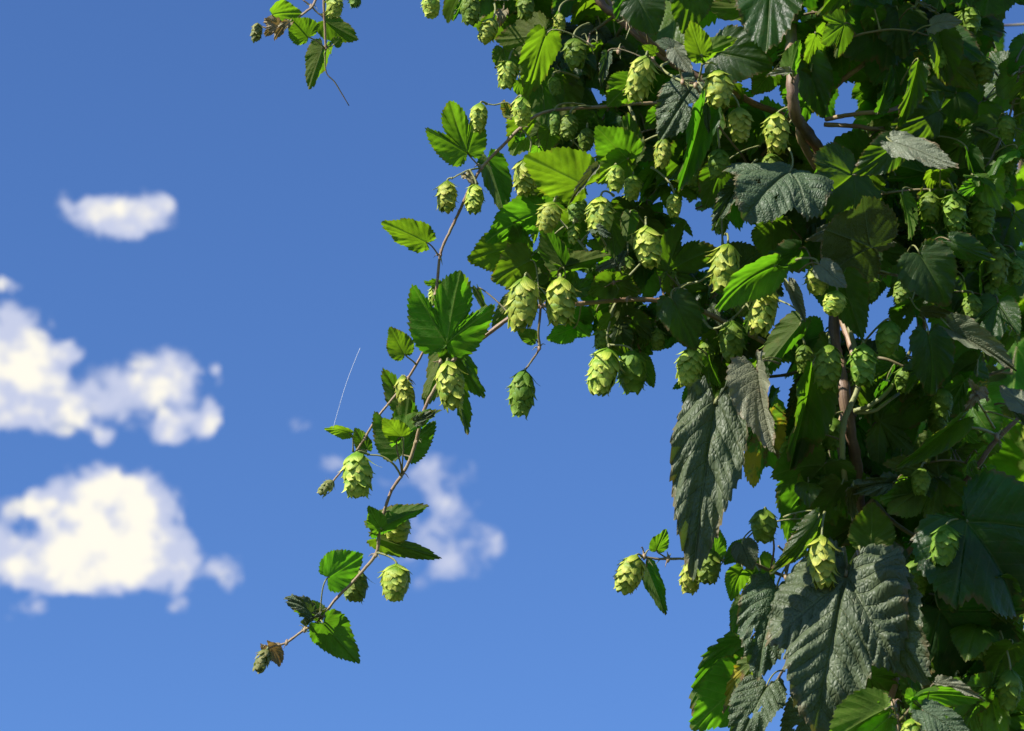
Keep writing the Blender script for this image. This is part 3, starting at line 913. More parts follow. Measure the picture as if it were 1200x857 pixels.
L(719, 331, 752, 345, 'ovate', 'u', -.05, .9, 10, 25, 'droop', 'mature', seed=2)
L(722, 315, 735, 295, 'lance', 'o', -.09, 1.0, 10, 10, 'curl', 'old', seed=1)
L(726, 306, 698, 318, 'lance', 'o', -.09, .6, 10, 10, 'arch', 'old', seed=2)
L(695, 268, 716, 281, 'lance', 'o', -.11, 1.1, 10, 10, 'curl', 'old', seed=3)
L(738, 250, 734, 284, 'ovate', 'u', -.07, .85, -10, -10, 'fold', 'mature', seed=1)
L(715, 258, 722, 306, 'ovate', 'u', -.02, .9, -10, 5, 'droop', 'mature', seed=2)
L(782, 318, 844, 290, 'three', 'u', -.03, .95, 20, 30, 'flat', 'mature', seed=2)
L(784, 322, 770, 306, 'ovate', 'u', -.02, 1.1, 20, 20, 'flat', 'mature', seed=1)
L(788, 352, 816, 411, 'ovate', 'o', -.08, .85, -10, -5, 'droop', 'mature', seed=1)
L(792, 352, 826, 366, 'ovate', 'o', -.07, .8, -10, -5, 'droop', 'mature', seed=2)
L(787, 356, 768, 376, 'ovate', 'o', -.06, .8, -10, 0, 'droop', 'mature', seed=3)
L(907, 313, 838, 366, 'ovate', 'u', -.13, .55, 25, 20, 'arch', 'fresh', seed=1)
L(937, 382, 884, 452, 'ovate', 'u', -.09, .50, 10, 10, 'fold', 'mature', seed=1)
L(840, 392, 826, 428, 'ovate', 'u', -.02, .85, 20, 20, 'flat', 'fresh', seed=2)
L(915, 395, 940, 425, 'ovate', 'u', .0, .95, 20, 20, 'flat', 'fresh', seed=3)
L(880, 372, 874, 412, 'lance', 'u', -.06, .5, 20, 20, 'fold', 'fresh', seed=1)
L(925, 335, 943, 378, 'ovate', 'o', -.12, .5, 0, 10, 'fold', 'pale', seed=2)
L(962, 312, 991, 338, 'ovate', 'o', -.13, .8, 10, 20, 'flat', 'pale', seed=1)
L(986, 326, 1012, 398, 'ovate', 'u', -.10, .75, -5, 5, 'droop', 'mature', seed=3)
L(730, 355, 722, 395, 'ovate', 'u', -.03, .8, -10, -10, 'droop', 'mature', seed=2); L(738, 372, 768, 400, 'ovate', 'u', -.03, .8, 10, 10, 'droop', 'mature', seed=3)
L(725, 385, 735, 418, 'ovate', 'o', -.03, .9, -10, -10, 'droop', 'mature', seed=1); L(750, 420, 766, 455, 'ovate', 'u', -.03, .7, -10, -10, 'fold', 'mature', seed=1)
L(716, 372, 700, 388, 'ovate', 'u', -.04, .9, 15, 15, 'flat', 'fresh', seed=1); L(760, 380, 752, 410, 'ovate', 'u', -.02, .8, 5, 10, 'droop', 'mature', seed=1)
L(830, 420, 845, 455, 'ovate', 'u', -.03, .8, 10, 15, 'fold', 'fresh', seed=2); L(845, 425, 836, 462, 'ovate', 'u', -.01, .8, 10, 15, 'droop', 'mature', seed=2)
L(676, 340, 700, 330, 'ovate', 'o', -.05, .9, -10, -10, 'droop', 'mature', seed=2); L(630, 330, 640, 306, 'ovate', 'u', -.02, .9, -10, -10, 'droop', 'mature', seed=2)
L(560, 340, 575, 372, 'ovate', 'u', -.03, .5, 10, 10, 'fold', 'mature', seed=3, to=(598, 370, -.05))
v.fill([[(700, 345, .01), (690, 300, .02), (665, 260, .03), (640, 240, .04)], [(779, 353, 0), (770, 310, .03), (760, 250, .04), (750, 200, .06)], [(720, 353, 0), (735, 385, .01), (745, 410, .02)], [(860, 382, .02), (850, 400, .03), (838, 420, .04)]], 8, (28, 62), (6, 26), GAPS, .02, .7, (('mature', 6), ('fresh', 3)), kinds=(('ovate', 6), ('three', 2), ('lance', 1)), limit=98, rad=1.5)
v.done()

# ------------------------------------------------------------------ thin shoot above it
v = Vine('hop_shoot', P(700, 125, .0), 'thin hop shoot crossing open sky left of the leaf mass, above the longest shoot', 'hop vine', 'side shoots of the hop plant')
v.stem([(862, 110, .03, 2.6), (820, 118, .02, 2.4), (772, 121, .01, 2.2), (737, 122, 0, 2.2), (696, 126, -.01, 2.1), (660, 128, -.02, 2.0), (632, 134, -.03, 2.0), (611, 149, -.03, 2.0), (591, 169, -.03, 1.9), (565, 196, -.03, 1.9), (550, 222, -.03, 1.8), (542, 240, -.03, 1.8), (528, 270, -.03, 1.7), (516, 299, -.03, 1.7),
        (510, 358, -.03, 1.6), (506, 390, -.03, 1.5), (492, 420, -.03, 1.5), (477, 445, -.03, 1.5), (458, 470, -.03, 1.4), (441, 491, -.03, 1.4), (427, 514, -.03, 1.3), (410, 540, -.03, 1.2), (392, 562, -.03, 1.1), (388, 568, -.03, 1.0)], 'shoot')
for q in [(565, 196), (516, 299), (510, 345), (506, 390), (477, 445), (427, 514), (611, 149), (478, 444)]:
    v.bits(q[0], q[1], -.03, 3, 9)
v.stem([(563, 197, -.03, 1.2), (548, 200, -.04, 1.0), (530, 209, -.04, .9)], 'stalk'); v.stem([(611, 149, -.03, 1.2), (597, 122, -.03, 1.0), (580, 123, -.03, .9), (570, 122, -.03, .8)], 'stalk'); v.stem([(610, 150, -.03, 1.1), (622, 165, -.03, 1.0), (620, 182, -.03, .8)], 'stalk')
L = v.leaf
L(499, 284, 447, 262, 'ovate', 'u', -.035, .82, 30, 18, 'flat', 'fresh', seed=2, to=(514, 300, -.03))
L(547, 178, 528, 120, 'three', 'u', -.03, .95, 15, 22, 'flat', 'fresh', seed=2, to=(563, 198, -.03))
L(572, 187, 591, 251, 'ovate', 'u', -.02, .75, -15, -5, 'fold', 'mature', seed=2)
L(523, 402, 541, 318, 'three', 'u', -.055, .98, 14, 20, 'flat', 'fresh', seed=1, to=(506, 392, -.03))
L(474, 415, 457, 383, 'ovate', 'u', -.04, .95, 10, 20, 'flat', 'mature', seed=1, to=(488, 428, -.03))
L(481, 482, 450, 431, 'ovate', 'u', -.02, .75, 10, 20, 'fold', 'mature', seed=3, to=(478, 446, -.03))
L(409, 508, 381, 503, 'ovate', 'u', -.04, .5, 20, 30, 'arch', 'fresh', seed=1, to=(414, 530, -.03))
L(430, 527, 416, 501, 'ovate', 'u', -.03, .9, 10, 10, 'fold', 'mature', seed=1, to=(418, 527, -.03))
L(611, 157, 605, 168, 'ovate', 'u', -.03, 1.0, 10, 25, 'flat', 'fresh', seed=2)
L(515, 335, 497, 330, 'ovate', 'u', -.02, .8, 10, 10, 'curl', 'mature', seed=1); L(529, 385, 548, 360, 'ovate', 'u', -.01, .8, 0, 0, 'fold', 'mature', seed=1, to=(506, 390, -.03))
L(545, 205, 560, 220, 'lance', 'o', -.035, 1.0, 0, 0, 'curl', 'withered', seed=2); L(600, 135, 590, 118, 'ovate', 'u', -.025, 1, 10, 10, 'curl', 'yellow', seed=1)
v.cone(524, 212, 523, 251, 24, -.04, to=(530, 209, -.04)); v.cone(558, 216, 554, 252, 22, -.045); v.cone(614, 187, 615, 231, 25, -.04); v.cone(563, 121, 558, 157, 22, -.04, to=(570, 122, -.03)); v.cone(611, 114, 612, 149, 22, -.05)
v.cone(391, 564, 373, 580, 14, -.03, 'cone_dry', stalk=False, nb=22); v.cone(471, 441, 479, 484, 22, -.03, 'cone'); v.cone(513, 335, 508, 360, 17, -.01); v.cone(538, 382, 540, 400, 17, -.02, 'cone_shade_green')
v.cone(425, 505, 421, 522, 14, -.02, 'cone_shade_green', stalk=False)
v.done()

# ------------------------------------------------------------------ short shoot hanging in at the top edge
v = Vine('hop_shoot', P(380, -120, -.02), 'short hop shoot hanging in at the top edge, ending in a bare curling tendril', 'hop vine', 'side shoots of the hop plant')
v.stem([(640, -160, .03, 3), (570, -235, .02, 2.8), (490, -270, .0, 2.6), (430, -225, -.01, 2.4), (395, -130, -.02, 2.2), (381, -60, -.02, 1.9), (379.5, 0, -.02, 1.6), (381, 40, -.02, 1.5), (382, 57, -.02, 1.4)], 'shoot')
v.stem([(382, 57, -.02, 1.2), (381, 66, -.02, .8), (381.5, 80, -.02, .75), (384, 88, -.02, .75), (392, 96, -.02, .75), (400, 109, -.02, .7), (409, 124, -.02, .55)], 'stalk_red', wob=.2)
v.stem([(395, -130, -.02, 1.8), (388, -60, -.02, 1.6), (370, 0, -.03, 1.5), (358, 14, -.03, 1.4), (339, 28, -.03, 1.3), (326, 32, -.03, 1.1), (313, 33, -.03, 1.0), (304, 30, -.03, .9)], 'shoot')
v.stem([(355, 0, -.02, 1.0), (364, 7, -.02, 1.0), (372, 15, -.02, .9), (379, 20, -.02, .9)], 'stalk_red')
v.bits(382, 57, -.02, 5, 7); v.bits(364, 7, -.02, 3, 7); v.bits(339, 28, -.03, 3, 6)
L = v.leaf
L(320, 18, 353, 13, 'ovate', 'u', -.04, 1.0, 20, 30, 'arch', 'fresh', seed=1, to=(322, 32, -.03))
L(361, 43, 340, 24, 'ovate', 'u', -.05, 1.35, 15, 25, 'flat', 'fresh', seed=2, to=(380, 57, -.02))
L(378, 57, 361, 104, 'ovate', 'u', -.01, .80, 10, 18, 'fold', 'mature', seed=2, to=(382, 57, -.02))
L(381, 25, 420, 46, 'ovate', 'u', -.01, .95, -5, 12, 'fold', 'mature', seed=1)
L(392, 52, 401, 44, 'ovate', 'u', -.02, 1.2, 10, 20, 'flat', 'mature', seed=2, to=(382, 57, -.02))
L(340, 26, 323, 47, 'lance', 'o', -.06, .7, 10, 0, 'curl', 'withered', seed=1)
L(325, 30, 309, 25, 'ovate', 'o', -.05, 1.2, 10, 10, 'curl', 'withered', seed=2, label='brown curled withered leaf'); L(322, 34, 311, 42, 'ovate', 'o', -.045, 1, 10, 10, 'curl', 'withered', seed=3)
v.cone(391, -6, 394, 23, 21, -.03); v.cone(416, -16, 416, 11, 14, -.02, 'cone_shade_green'); v.cone(302, 27, 300, 51, 14, -.035, 'cone_dry', nb=22, stalk=False)
v.done()

# ------------------------------------------------------------------ thick limb at upper left of the mass
v = Vine('hop_bine', P(722, 18, .03), 'thick brown hop bine slanting in from the top edge, hung with dark leaves and cones', 'hop vine', 'climbing bines of the hop plant')
v.stem([(640, -160, .03, 5), (680, -60, .03, 5), (702, 0, .03, 5), (722, 18, .03, 5), (751, 44, .03, 5), (785, 72, .03, 4.6), (820, 92, .03, 4.2), (860, 109, .03, 4), (885, 122, .04, 4), (918, 135, .05, 4)], 'bark')
v.stem([(690, -60, .05, 3.5), (712, 0, .04, 3.5), (735, 22, .015, 3.4), (765, 52, .02, 3.2), (800, 78, .04, 3), (850, 100, .05, 2.6)], 'bark')
v.stem([(737, 122, .02, 2), (745, 150, -.02, 1.8), (738, 184, -.04, 1.5), (712, 205, -.05, 1.3), (690, 216, -.07, 1.1)], 'stalk')
TW = [[(722, 18, .04), (680, 45, .05), (640, 55, .06), (600, 60, .07), (580, 80, .08)], [(715, 8, .05), (660, -5, .05), (600, -12, .05), (540, -20, .05)], [(745, 40, .05), (725, 100, .07), (700, 150, .07), (660, 190, .06)], [(730, 30, .05), (700, 80, .08), (670, 120, .08), (640, 160, .08)]]
for tw in TW: v.stem([(p[0], p[1], p[2], 2.2 - .4 * i) for i, p in enumerate(tw)], 'stalk_red', 8)
v.stem([(785, 72, .03, 1.8), (775, 80, -.02, 1.6), (800, 96, -.06, 1.5), (815, 100, -.08, 1.4), (822, 80, -.09, 1.3), (822, 66, -.09, 1.3)], 'stalk')
v.stem([(815, 100, -.08, 1.5), (825, 118, -.07, 1.4), (840, 145, -.04, 1.3), (868, 180, 0, 1.3), (874, 190, .02, 1.3)], 'stalk_red')
v.stem([(793, 66, -.08, 1.2), (800, 96, -.07, 1.2)], 'stalk'); v.stem([(775, 80, -.02, 1.3), (762, 72, -.08, 1.2), (757, 64, -.08, 1)], 'stalk')
for q in [(815, 100), (793, 70), (765, 70), (800, 96)]: v.bits(q[0], q[1], -.085, 5, 11)
for q in [(740, 30), (725, 60), (690, 50), (735, 22)]: v.bits(q[0], q[1], .0, 4, 12)
L = v.leaf
L(640, 42, 616, 114, 'ovate', 'u', -.05, .65, 25, 22, 'flat', 'fresh', seed=1)
L(684, 217, 613, 187, 'ovate', 'u', -.08, .92, 20, 26, 'flat', 'fresh', seed=2)
L(741, 96, 712, 124, 'ovate', 'u', -.05, 1.25, 25, 25, 'flat', 'fresh', seed=3)
L(735, 186, 697, 150, 'ovate', 'u', -.05, 1.1, 15, 22, 'flat', 'fresh', seed=1); L(735, 186, 735, 132, 'ovate', 'u', -.045, .8, -10, 5, 'droop', 'mature', seed=2)
L(736, 186, 698, 216, 'ovate', 'u', -.05, .8, 20, 25, 'droop', 'fresh', seed=1)
L(700, 196, 667, 240, 'lance', 'o', -.09, .6, 10, 10, 'fold', 'pale', seed=3)
L(636, 38, 580, 45, 'ovate', 'u', -.02, 1.1, -20, -10, 'droop', 'mature', seed=2)
L(712, 62, 704, 104, 'lance', 'o', -.04, .8, 0, 0, 'fold', 'old', seed=1)
L(748, 0, 768, 42, 'ovate', 'o', -.05, 1.3, -5, 0, 'droop', 'mature', seed=1); L(738, -12, 722, 24, 'ovate', 'o', -.045, 1.0, -5, 0, 'droop', 'mature', seed=2)
L(792, 58, 811, 87, 'ovate', 'o', -.12, .85, 20, 20, 'fold', 'pale', seed=1); L(790, 57, 768, 48, 'ovate', 'o', -.11, .8, 20, 20, 'droop', 'old', seed=3); L(768, 62, 752, 54, 'ovate', 'u', -.1, .8, 20, 20, 'flat', 'fresh', seed=2)
L(822, 65, 808, 26, 'ovate', 'u', -.12, .85, 20, 26, 'flat', 'fresh', seed=2); L(823, 64, 868, 42, 'ovate', 'u', -.12, .62, 20, 26, 'fold', 'fresh', seed=1)
L(815, 100, 771, 168, 'ovate', 'o', -.05, .85, 18, 20, 'crinkle', 'old', seed=1); L(826, 122, 795, 226, 'ovate', 'o', -.09, .55, -8, -5, 'fold', 'mature', seed=3); L(830, 124, 832, 160, 'lance', 'o', -.1, .8, 20, 10, 'fold', 'old', seed=2)
L(556, -20, 530, 24, 'lance', 'o', .0, .7, -10, -10, 'fold', 'mature', seed=1); L(570, -22, 553, 30, 'ovate', 'u', .02, .9, -10, -10, 'droop', 'mature', seed=1); L(545, -30, 560, 20, 'ovate', 'u', .05, .9, -10, -10, 'droop', 'mature', seed=3); L(600, -20, 590, 22, 'ovate', 'u', .05, 1.0, -10, -10, 'droop', 'mature', seed=2); L(590, 12, 586, 32, 'lance', 'o', 0, 1.2, 10, 10, 'curl', 'withered', seed=1)
L(634, 90, 640, 150, 'ovate', 'u', .01, .95, -10, -5, 'droop', 'mature', seed=2); L(655, 92, 650, 150, 'ovate', 'u', .02, 1.1, -10, -5, 'droop', 'mature', seed=3); L(645, 150, 640, 180, 'ovate', 'u', -.02, 1.1, 10, 10, 'flat', 'mature', seed=3)
L(590, 58, 600, 100, 'ovate', 'u', .04, .9, -10, -10, 'droop', 'mature', seed=3); L(608, 95, 620, 118, 'ovate', 'u', 0, .9, 20, 20, 'flat', 'fresh', seed=3)
for q in [(578, 22, 566, 52, 23, 'cone'), (505, -8, 505, 22, 22, 'cone'), (551, -8, 552, 31, 24, 'cone_shade_green'), (616, -8, 616, 25, 21, 'cone_shade_green'), (597, 70, 592, 106, 23, 'cone'), (672, 45, 675, 83, 29, 'cone_shade_green'), (668, 133, 664, 166, 23, 'cone_shade_green'), (650, 130, 650, 160, 18, 'cone_shade_green'), (648, 90, 652, 112, 16, 'cone_shade_green')]:
    v.cone(*q[:5], d=-.03, mat=q[5])
v.cone(757, 66, 744, 120, 30, -.12); v.cone(842, 82, 842, 129, 35, -.12); v.cone(866, 126, 867, 168, 30, -.11); v.cone(722, 193, 720, 227, 21, -.06); v.cone(778, 162, 776, 199, 19, -.06); v.cone(790, 227, 790, 256, 19, -.05); v.cone(843, 174, 842, 211, 28, -.05, 'cone_shade_green'); v.cone(655, 15, 657, 40, 14, -.01)
v.fill(TW, 14, (38, 80), (8, 40), GAPS, .03, .65, (('mature', 8), ('fresh', 1), ('old', 1)), limit=99, kinds=(('ovate', 6), ('three', 3), ('five', 1), ('lance', 1)))
v.done()

# ------------------------------------------------------------------ main twisted bine
v = Vine('hop_bine', Vector((P(1050, 900, .05).x, P(1050, 900, .05).y, 0)), 'stoutest brown hop bine rising through the mass behind the big crumpled leaf', 'hop vine', 'climbing bines of the hop plant')
g0 = P(1050, 900, .05)
px_per = 1 / PX
v.stem([(915, -300, .05, 7), (922, -160, .05, 7), (925, -60, .04, 7), (927, 18, .0, 7), (928, 85, -.06, 7.2), (931, 130, -.06, 7.2), (940, 148, -.01, 7), (957, 172, .04, 7), (966, 206, .05, 7), (972, 260, .06, 7), (976, 330, .05, 7), (979, 400, .03, 7), (986, 440, -.03, 7), (994, 490, -.04, 7), (1003, 545, -.02, 7), (1007, 600, .03, 7.5), (1014, 660, .04, 8), (1026, 720, .05, 8), (1036, 780, .05, 8), (1046, 830, .05, 8), (1052, 900, .05, 8)], 'bark', 12, ground=True)
v.stem([(935, -300, .04, 4.5), (915, -100, .03, 4.5), (938, -30, .02, 4.5), (918, 40, .04, 4.5), (944, 95, .03, 4.5), (936, 150, .01, 4.5), (950, 185, .03, 4.5), (975, 230, .05, 4.5), (966, 300, .04, 4.5), (986, 370, .03, 4.5), (1004, 440, -.01, 4.5), (985, 500, -.03, 4.5), (990, 560, -.03, 4.5), (1003, 612, .0, 4.5), (1022, 680, .03, 5), (1018, 740, .04, 5), (1048, 790, .03, 5), (1036, 850, .04, 5), (1062, 900, .05, 5)], 'shoot', 9, ground=True)
v.stem([(975, 330, .02, 3), (1000, 400, -.01, 3), (1006, 450, -.05, 3.2), (988, 500, -.065, 3.4), (990, 560, -.055, 3.4), (1002, 600, -.02, 3.4), (1026, 650, .02, 3.4), (1020, 720, .03, 3.4), (1046, 780, .03, 3.4), (1052, 900, .03, 3.4)], 'stalk', 8, ground=True)
v.stem([(1001, 482, -.05, 3), (1018, 476, -.055, 2.7), (1040, 459, -.05, 2.5), (1056, 432, -.03, 2.3), (1070, 405, .02, 2)], 'stalk'); v.stem([(1003, 484, -.05, 2.7), (1025, 481, -.05, 2.5), (1045, 467, -.04, 2.3), (1072, 448, .02, 2)], 'stalk')
v.stem([(986, 440, -.01, 2.4), (978, 420, -.05, 2.2), (972, 405, -.06, 1.6)], 'stalk'); v.stem([(992, 460, -.01, 2.4), (1004, 430, -.05, 2), (1010, 405, -.07, 1.6)], 'stalk')
for q in [(994, 478), (985, 470), (1001, 486), (930, 128), (938, 90)]: v.bits(q[0], q[1], -.01, 5, 13)
L = v.leaf
TB = [[(928, 60, .05), (885, 35, .07), (840, 5, .08), (790, -25, .09)], [(931, 130, .05), (895, 180, .07), (860, 225, .09), (815, 245, .1)], [(966, 206, .06), (930, 280, .08), (890, 325, .1), (850, 370, .1)], [(978, 400, .05), (935, 435, .05), (890, 445, .04), (858, 470, .02)], [(992, 460, .04), (955, 510, .05), (935, 560, .06)], [(1010, 640, .05), (960, 720, .07), (915, 790, .08), (880, 860, .09)]]
for tw in TB: v.stem([(p[0], p[1], p[2], 2.6 - .4 * i) for i, p in enumerate(tw)], 'stalk_red', 8)
# hand-placed leaves, upper
L(905, 2, 822, 12, 'five', 'u', .02, .62, -25, 30, 'droop', 'mature', seed=1); L(812, -18, 800, 40, 'ovate', 'o', -.02, 1.0, -10, -5, 'droop', 'mature', seed=1); L(840, 62, 905, 78, 'ovate', 'o', -.02, 1.1, 0, 10, 'droop', 'mature', seed=2)
L(862, 78, 822, 92, 'ovate', 'o', 0, 1.0, -5, 5, 'droop', 'mature', seed=3)
L(927, 84, 937, 48, 'ovate', 'u', -.08, .9, 20, 15, 'fold', 'fresh', seed=2); L(926, 84, 898, 90, 'lance', 'o', -.1, .9, 20, 15, 'fold', 'pale', seed=1); L(905, 86, 882, 110, 'ovate', 'u', -.02, 1.1, 10, 10, 'droop', 'mature', seed=2)
L(942, 68, 965, 138, 'ovate', 'o', -.04, .8, -10, -10, 'droop', 'mature', seed=3)
L(925, 202, 868, 262, 'broad', 'o', -.12, .95, 26, 34, 'crinkle', 'old', seed=2); L(865, 218, 833, 272, 'lance', 'o', -.10, .95, 12, 15, 'fold', 'old', seed=1)
L(846, 198, 826, 246, 'ovate', 'u', -.02, .9, 8, 12, 'droop', 'mature', seed=1); L(905, 262, 912, 312, 'ovate', 'u', .02, 1.1, 10, 15, 'flat', 'mature', seed=2)
L(935, 292, 885, 312, 'ovate', 'o', -.02, .6, -15, -5, 'arch', 'mature', seed=1)
L(1000, 205, 940, 245, 'broad', 'o', -.06, 1.0, -12, -10, 'droop', 'mature', seed=2)
L(1021, 290, 962, 272, 'broad', 'u', -.08, 1.1, 10, 38, 'droop', 'old', seed=1, to=(1031, 338, .0)); L(1036, 276, 950, 282, 'ovate', 'o', -.05, .34, 35, 30, 'arch', 'pale', seed=2)
# hanging leaves over the sky
L(838, 474, 808, 677, 'ovate', 'o', -.12, .43, 16, 18, dict(fold=.15, droop=.5, cup=.3, wave=.03, pleat=.014, twist=.1, rumple=1.8), 'old', seed=2, label='large dusty grey-green leaf hanging straight down against the sky'); L(888, 436, 904, 530, 'ovate', 'o', -.13, .66, 30, 30, 'fold', 'pale', seed=2); L(885, 432, 862, 482, 'ovate', 'o', -.11, .8, -12, -10, 'fold', 'mature', seed=2)
L(893, 490, 884, 573, 'three', 'u', -.03, .75, 5, 10, 'droop', 'yellow', seed=1, label='leaf with a yellow and brown spotted tip'); L(856, 466, 846, 516, 'ovate', 'u', -.05, .8, 15, 12, 'fold', 'fresh', seed=1)
L(950, 434, 929, 553, 'ovate', 'o', -.08, .55, -18, -18, 'fold', 'mature', seed=1)
L(965, 545, 922, 610, 'broad', 'u', -.06, .8, 20, 28, 'flat', 'mature', seed=2); L(950, 514, 942, 596, 'lance', 'u', -.06, .45, 25, 25, 'fold', 'fresh', seed=1); L(986, 568, 958, 618, 'ovate', 'u', -.06, .9, 20, 28, 'flat', 'mature', seed=1)
# lower hand-placed
L(991, 676, 951, 852, 'broad', 'o', -.13, .64, 16, 20, dict(fold=.14, droop=.4, cup=.35, wave=.035, pleat=.034, rumple=2.0), 'old', seed=2, label='big crumpled dusty leaf lit from the left in front of the bines')
L(1018, 676, 1082, 797, 'ovate', 'o', -.11, .72, 25, 24, 'droop', 'old', seed=2); L(910, 690, 884, 794, 'ovate', 'o', -.08, .75, 18, 22, 'crinkle', 'old', seed=2)
L(880, 750, 815, 848, 'lance', 'u', -.04, .8, 15, 15, 'arch', 'mature', seed=1); L(878, 795, 808, 852, 'ovate', 'u', -.03, .95, 20, 20, 'flat', 'fresh', seed=2); L(884, 775, 849, 840, 'lance', 'u', -.07, .8, 15, 15, 'fold', 'yellow', seed=1)
L(898, 805, 860, 880, 'ovate', 'o', -.09, .8, 20, 20, 'crinkle', 'old', seed=3); L(962, 820, 915, 885, 'ovate', 'o', -.09, .9, 5, 10, 'crinkle', 'old', seed=1)
L(872, 705, 858, 745, 'ovate', 'u', -.03, .8, -5, -5, 'fold', 'mature', seed=2); L(1062, 728, 1062, 798, 'lance', 'u', -.06, .5, 20, 20, 'fold', 'yellow', seed=2)
L(1044, 770, 1032, 726, 'ovate', 'u', .04, .9, 20, 25, 'flat', 'fresh', seed=1)
v.cone(911, 133, 908, 181, 31, -.06); v.cone(904, 180, 904, 209, 26, -.05, 'cone_shade_green'); v.cone(972, 404, 967, 461, 33, -.10, 'cone_shade_green'); v.cone(1012, 404, 1010, 453, 32, -.10, 'cone_shade_green'); v.cone(975, 489, 973, 528, 26, -.05, 'cone_shade_green'); v.cone(928, 515, 924, 550, 26, -.02, 'cone_shade_green'); v.cone(963, 629, 961, 692, 35, -.13, pitch=8)
v.cone(1043, 376, 1040, 417, 31, -.09, 'cone_shade_green')
v.fill(TB, 13, (50, 100), (10, 45), GAPS, .025, .6, limit=99, mats=(('mature', 8), ('fresh', 4), ('old', 1)))
v.done()

# ------------------------------------------------------------------ second bine, right
v = Vine('hop_bine', Vector((P(1090, 900, .12).x, P(1090, 900, .12).y, 0)), 'shaded hop bine in the darkest upper right of the mass, with near-black hanging leaves', 'hop vine', 'climbing bines of the hop plant')
v.stem([(1100, -320, .1, 6), (1085, -150, .1, 6), (1060, -20, .1, 6), (1075, 120, .1, 6), (1062, 250, .1, 6), (1080, 380, .1, 6), (1070, 520, .11, 6), (1085, 700, .12, 6), (1090, 900, .12, 6.5)], 'bark', 10, ground=True)
v.stem([(968, 140, .02, 2.8), (1000, 134, 0, 2.8), (1044, 129, .0, 2.8), (1072, 118, .08, 3)], 'shoot'); v.stem([(966, 146, .02, 2.8), (1000, 148, .01, 2.8), (1033, 151, .02, 2.8), (1072, 140, .09, 3)], 'shoot'); v.stem([(967, 112, .01, 3.0), (990, 92, 0, 3.0), (1013, 74, 0, 3.0), (1035, 50, .03, 3), (1066, 40, .1, 3)], 'shoot')
TT = [[(1060, 0, .1), (1010, 20, .06), (960, 15, .06), (930, 20, .06)], [(1065, 40, .1), (1100, 30, .08), (1140, 50, .1), (1170, 90, .12)], [(1072, 130, .1), (1040, 150, .05), (1000, 190, .05), (985, 240, .05)], [(1070, 160, .1), (1110, 170, .08), (1140, 210, .1), (1170, 240, .1)], [(1065, 270, .1), (1040, 280, .05), (1022, 290, .03)], [(1070, 300, .1), (1110, 290, .08), (1150, 330, .1), (1180, 360, .1)], [(1065, 60, .12), (1130, 90, .14), (1170, 140, .16), (1200, 190, .16)], [(1080, 390, .1), (1110, 420, .06), (1150, 440, .08), (1185, 430, .08)], [(1080, 420, .1), (1050, 420, .07), (1030, 440, .07)]]
for tw in TT: v.stem([(p[0], p[1], p[2], 2.4 - .4 * i) for i, p in enumerate(tw)], 'stalk_red', 8)
L = v.leaf
dk = dict(mat='mature')
L(1030, 100, 1018, 140, 'broad', 'u', .1, 1.0, 20, 20, 'droop', 'mature', seed=1); L(965, 95, 978, 140, 'ovate', 'u', .12, 1.0, 20, 25, 'droop', 'mature', seed=2); L(1045, 165, 1010, 185, 'ovate', 'u', .1, 1.0, 20, 20, 'droop', 'mature', seed=3)
L(1040, 15, 975, 60, 'broad', 'o', -.02, 1.1, -20, -15, 'droop', seed=1, **dk); L(1052, 12, 1058, 70, 'ovate', 'o', -.03, 1.2, 0, 5, 'crinkle', seed=2, **dk)
L(1093, 30, 1126, 28, 'ovate', 'o', -.08, .9, 35, 25, 'droop', 'pale', seed=1); L(1100, 40, 1112, 100, 'ovate', 'o', -.06, .9, -10, -15, 'fold', seed=1, **dk); L(1072, 10, 1098, 22, 'lance', 'o', -.06, .7, 20, 20, 'curl', 'pale', seed=2)
L(1040, 60, 1060, 110, 'broad', 'o', .0, 1.0, -15, -20, 'droop', seed=3, **dk); L(1030, 130, 1045, 75, 'lance', 'o', -.05, .8, -10, 10, 'fold', seed=1, **dk)
L(1075, 75, 1052, 150, 'lance', 'o', -.07, .9, -15, -15, 'fold', seed=2, **dk); L(1078, 60, 1108, 75, 'ovate', 'u', -.02, .8, 10, 10, 'droop', 'yellow', seed=3)
L(1048, 168, 1118, 200, 'ovate', 'o', -.19, .55, 32, 28, 'flat', 'pale', seed=1); L(1050, 170, 998, 205, 'ovate', 'o', -.11, .8, -10, -5, 'droop', seed=1, **dk)
L(1100, 130, 1040, 150, 'ovate', 'o', -.03, .9, -20, -20, 'droop', seed=2, **dk); L(1120, 110, 1090, 140, 'broad', 'o', .02, 1.2, -10, -10, 'droop', seed=2, **dk)
L(1135, 178, 1148, 226, 'ovate', 'o', -.04, .7, -10, -10, 'fold', seed=3, **dk); L(1161, 165, 1188, 142, 'five', 'u', .02, 1.0, 0, 10, 'flat', seed=1, **dk); L(1161, 165, 1150, 182, 'ovate', 'u', .025, 1.4, 0, 10, 'flat', seed=1, **dk)
L(1078, 268, 1058, 244, 'ovate', 'u', -.01, .8, 0, 10, 'fold', 'mature', seed=1); L(1078, 268, 1098, 246, 'ovate', 'u', -.01, .8, 0, 10, 'fold', 'mature', seed=2); L(1078, 268, 1042, 256, 'lance', 'u', -.01, .9, 0, 10, 'fold', 'mature', seed=2)
L(1078, 298, 1110, 360, 'ovate', 'o', -.10, 1.15, -8, -6, 'droop', seed=3, **dk); L(1115, 283, 1168, 304, 'ovate', 'o', -.10, .55, -15, -10, 'arch', seed=1, **dk)
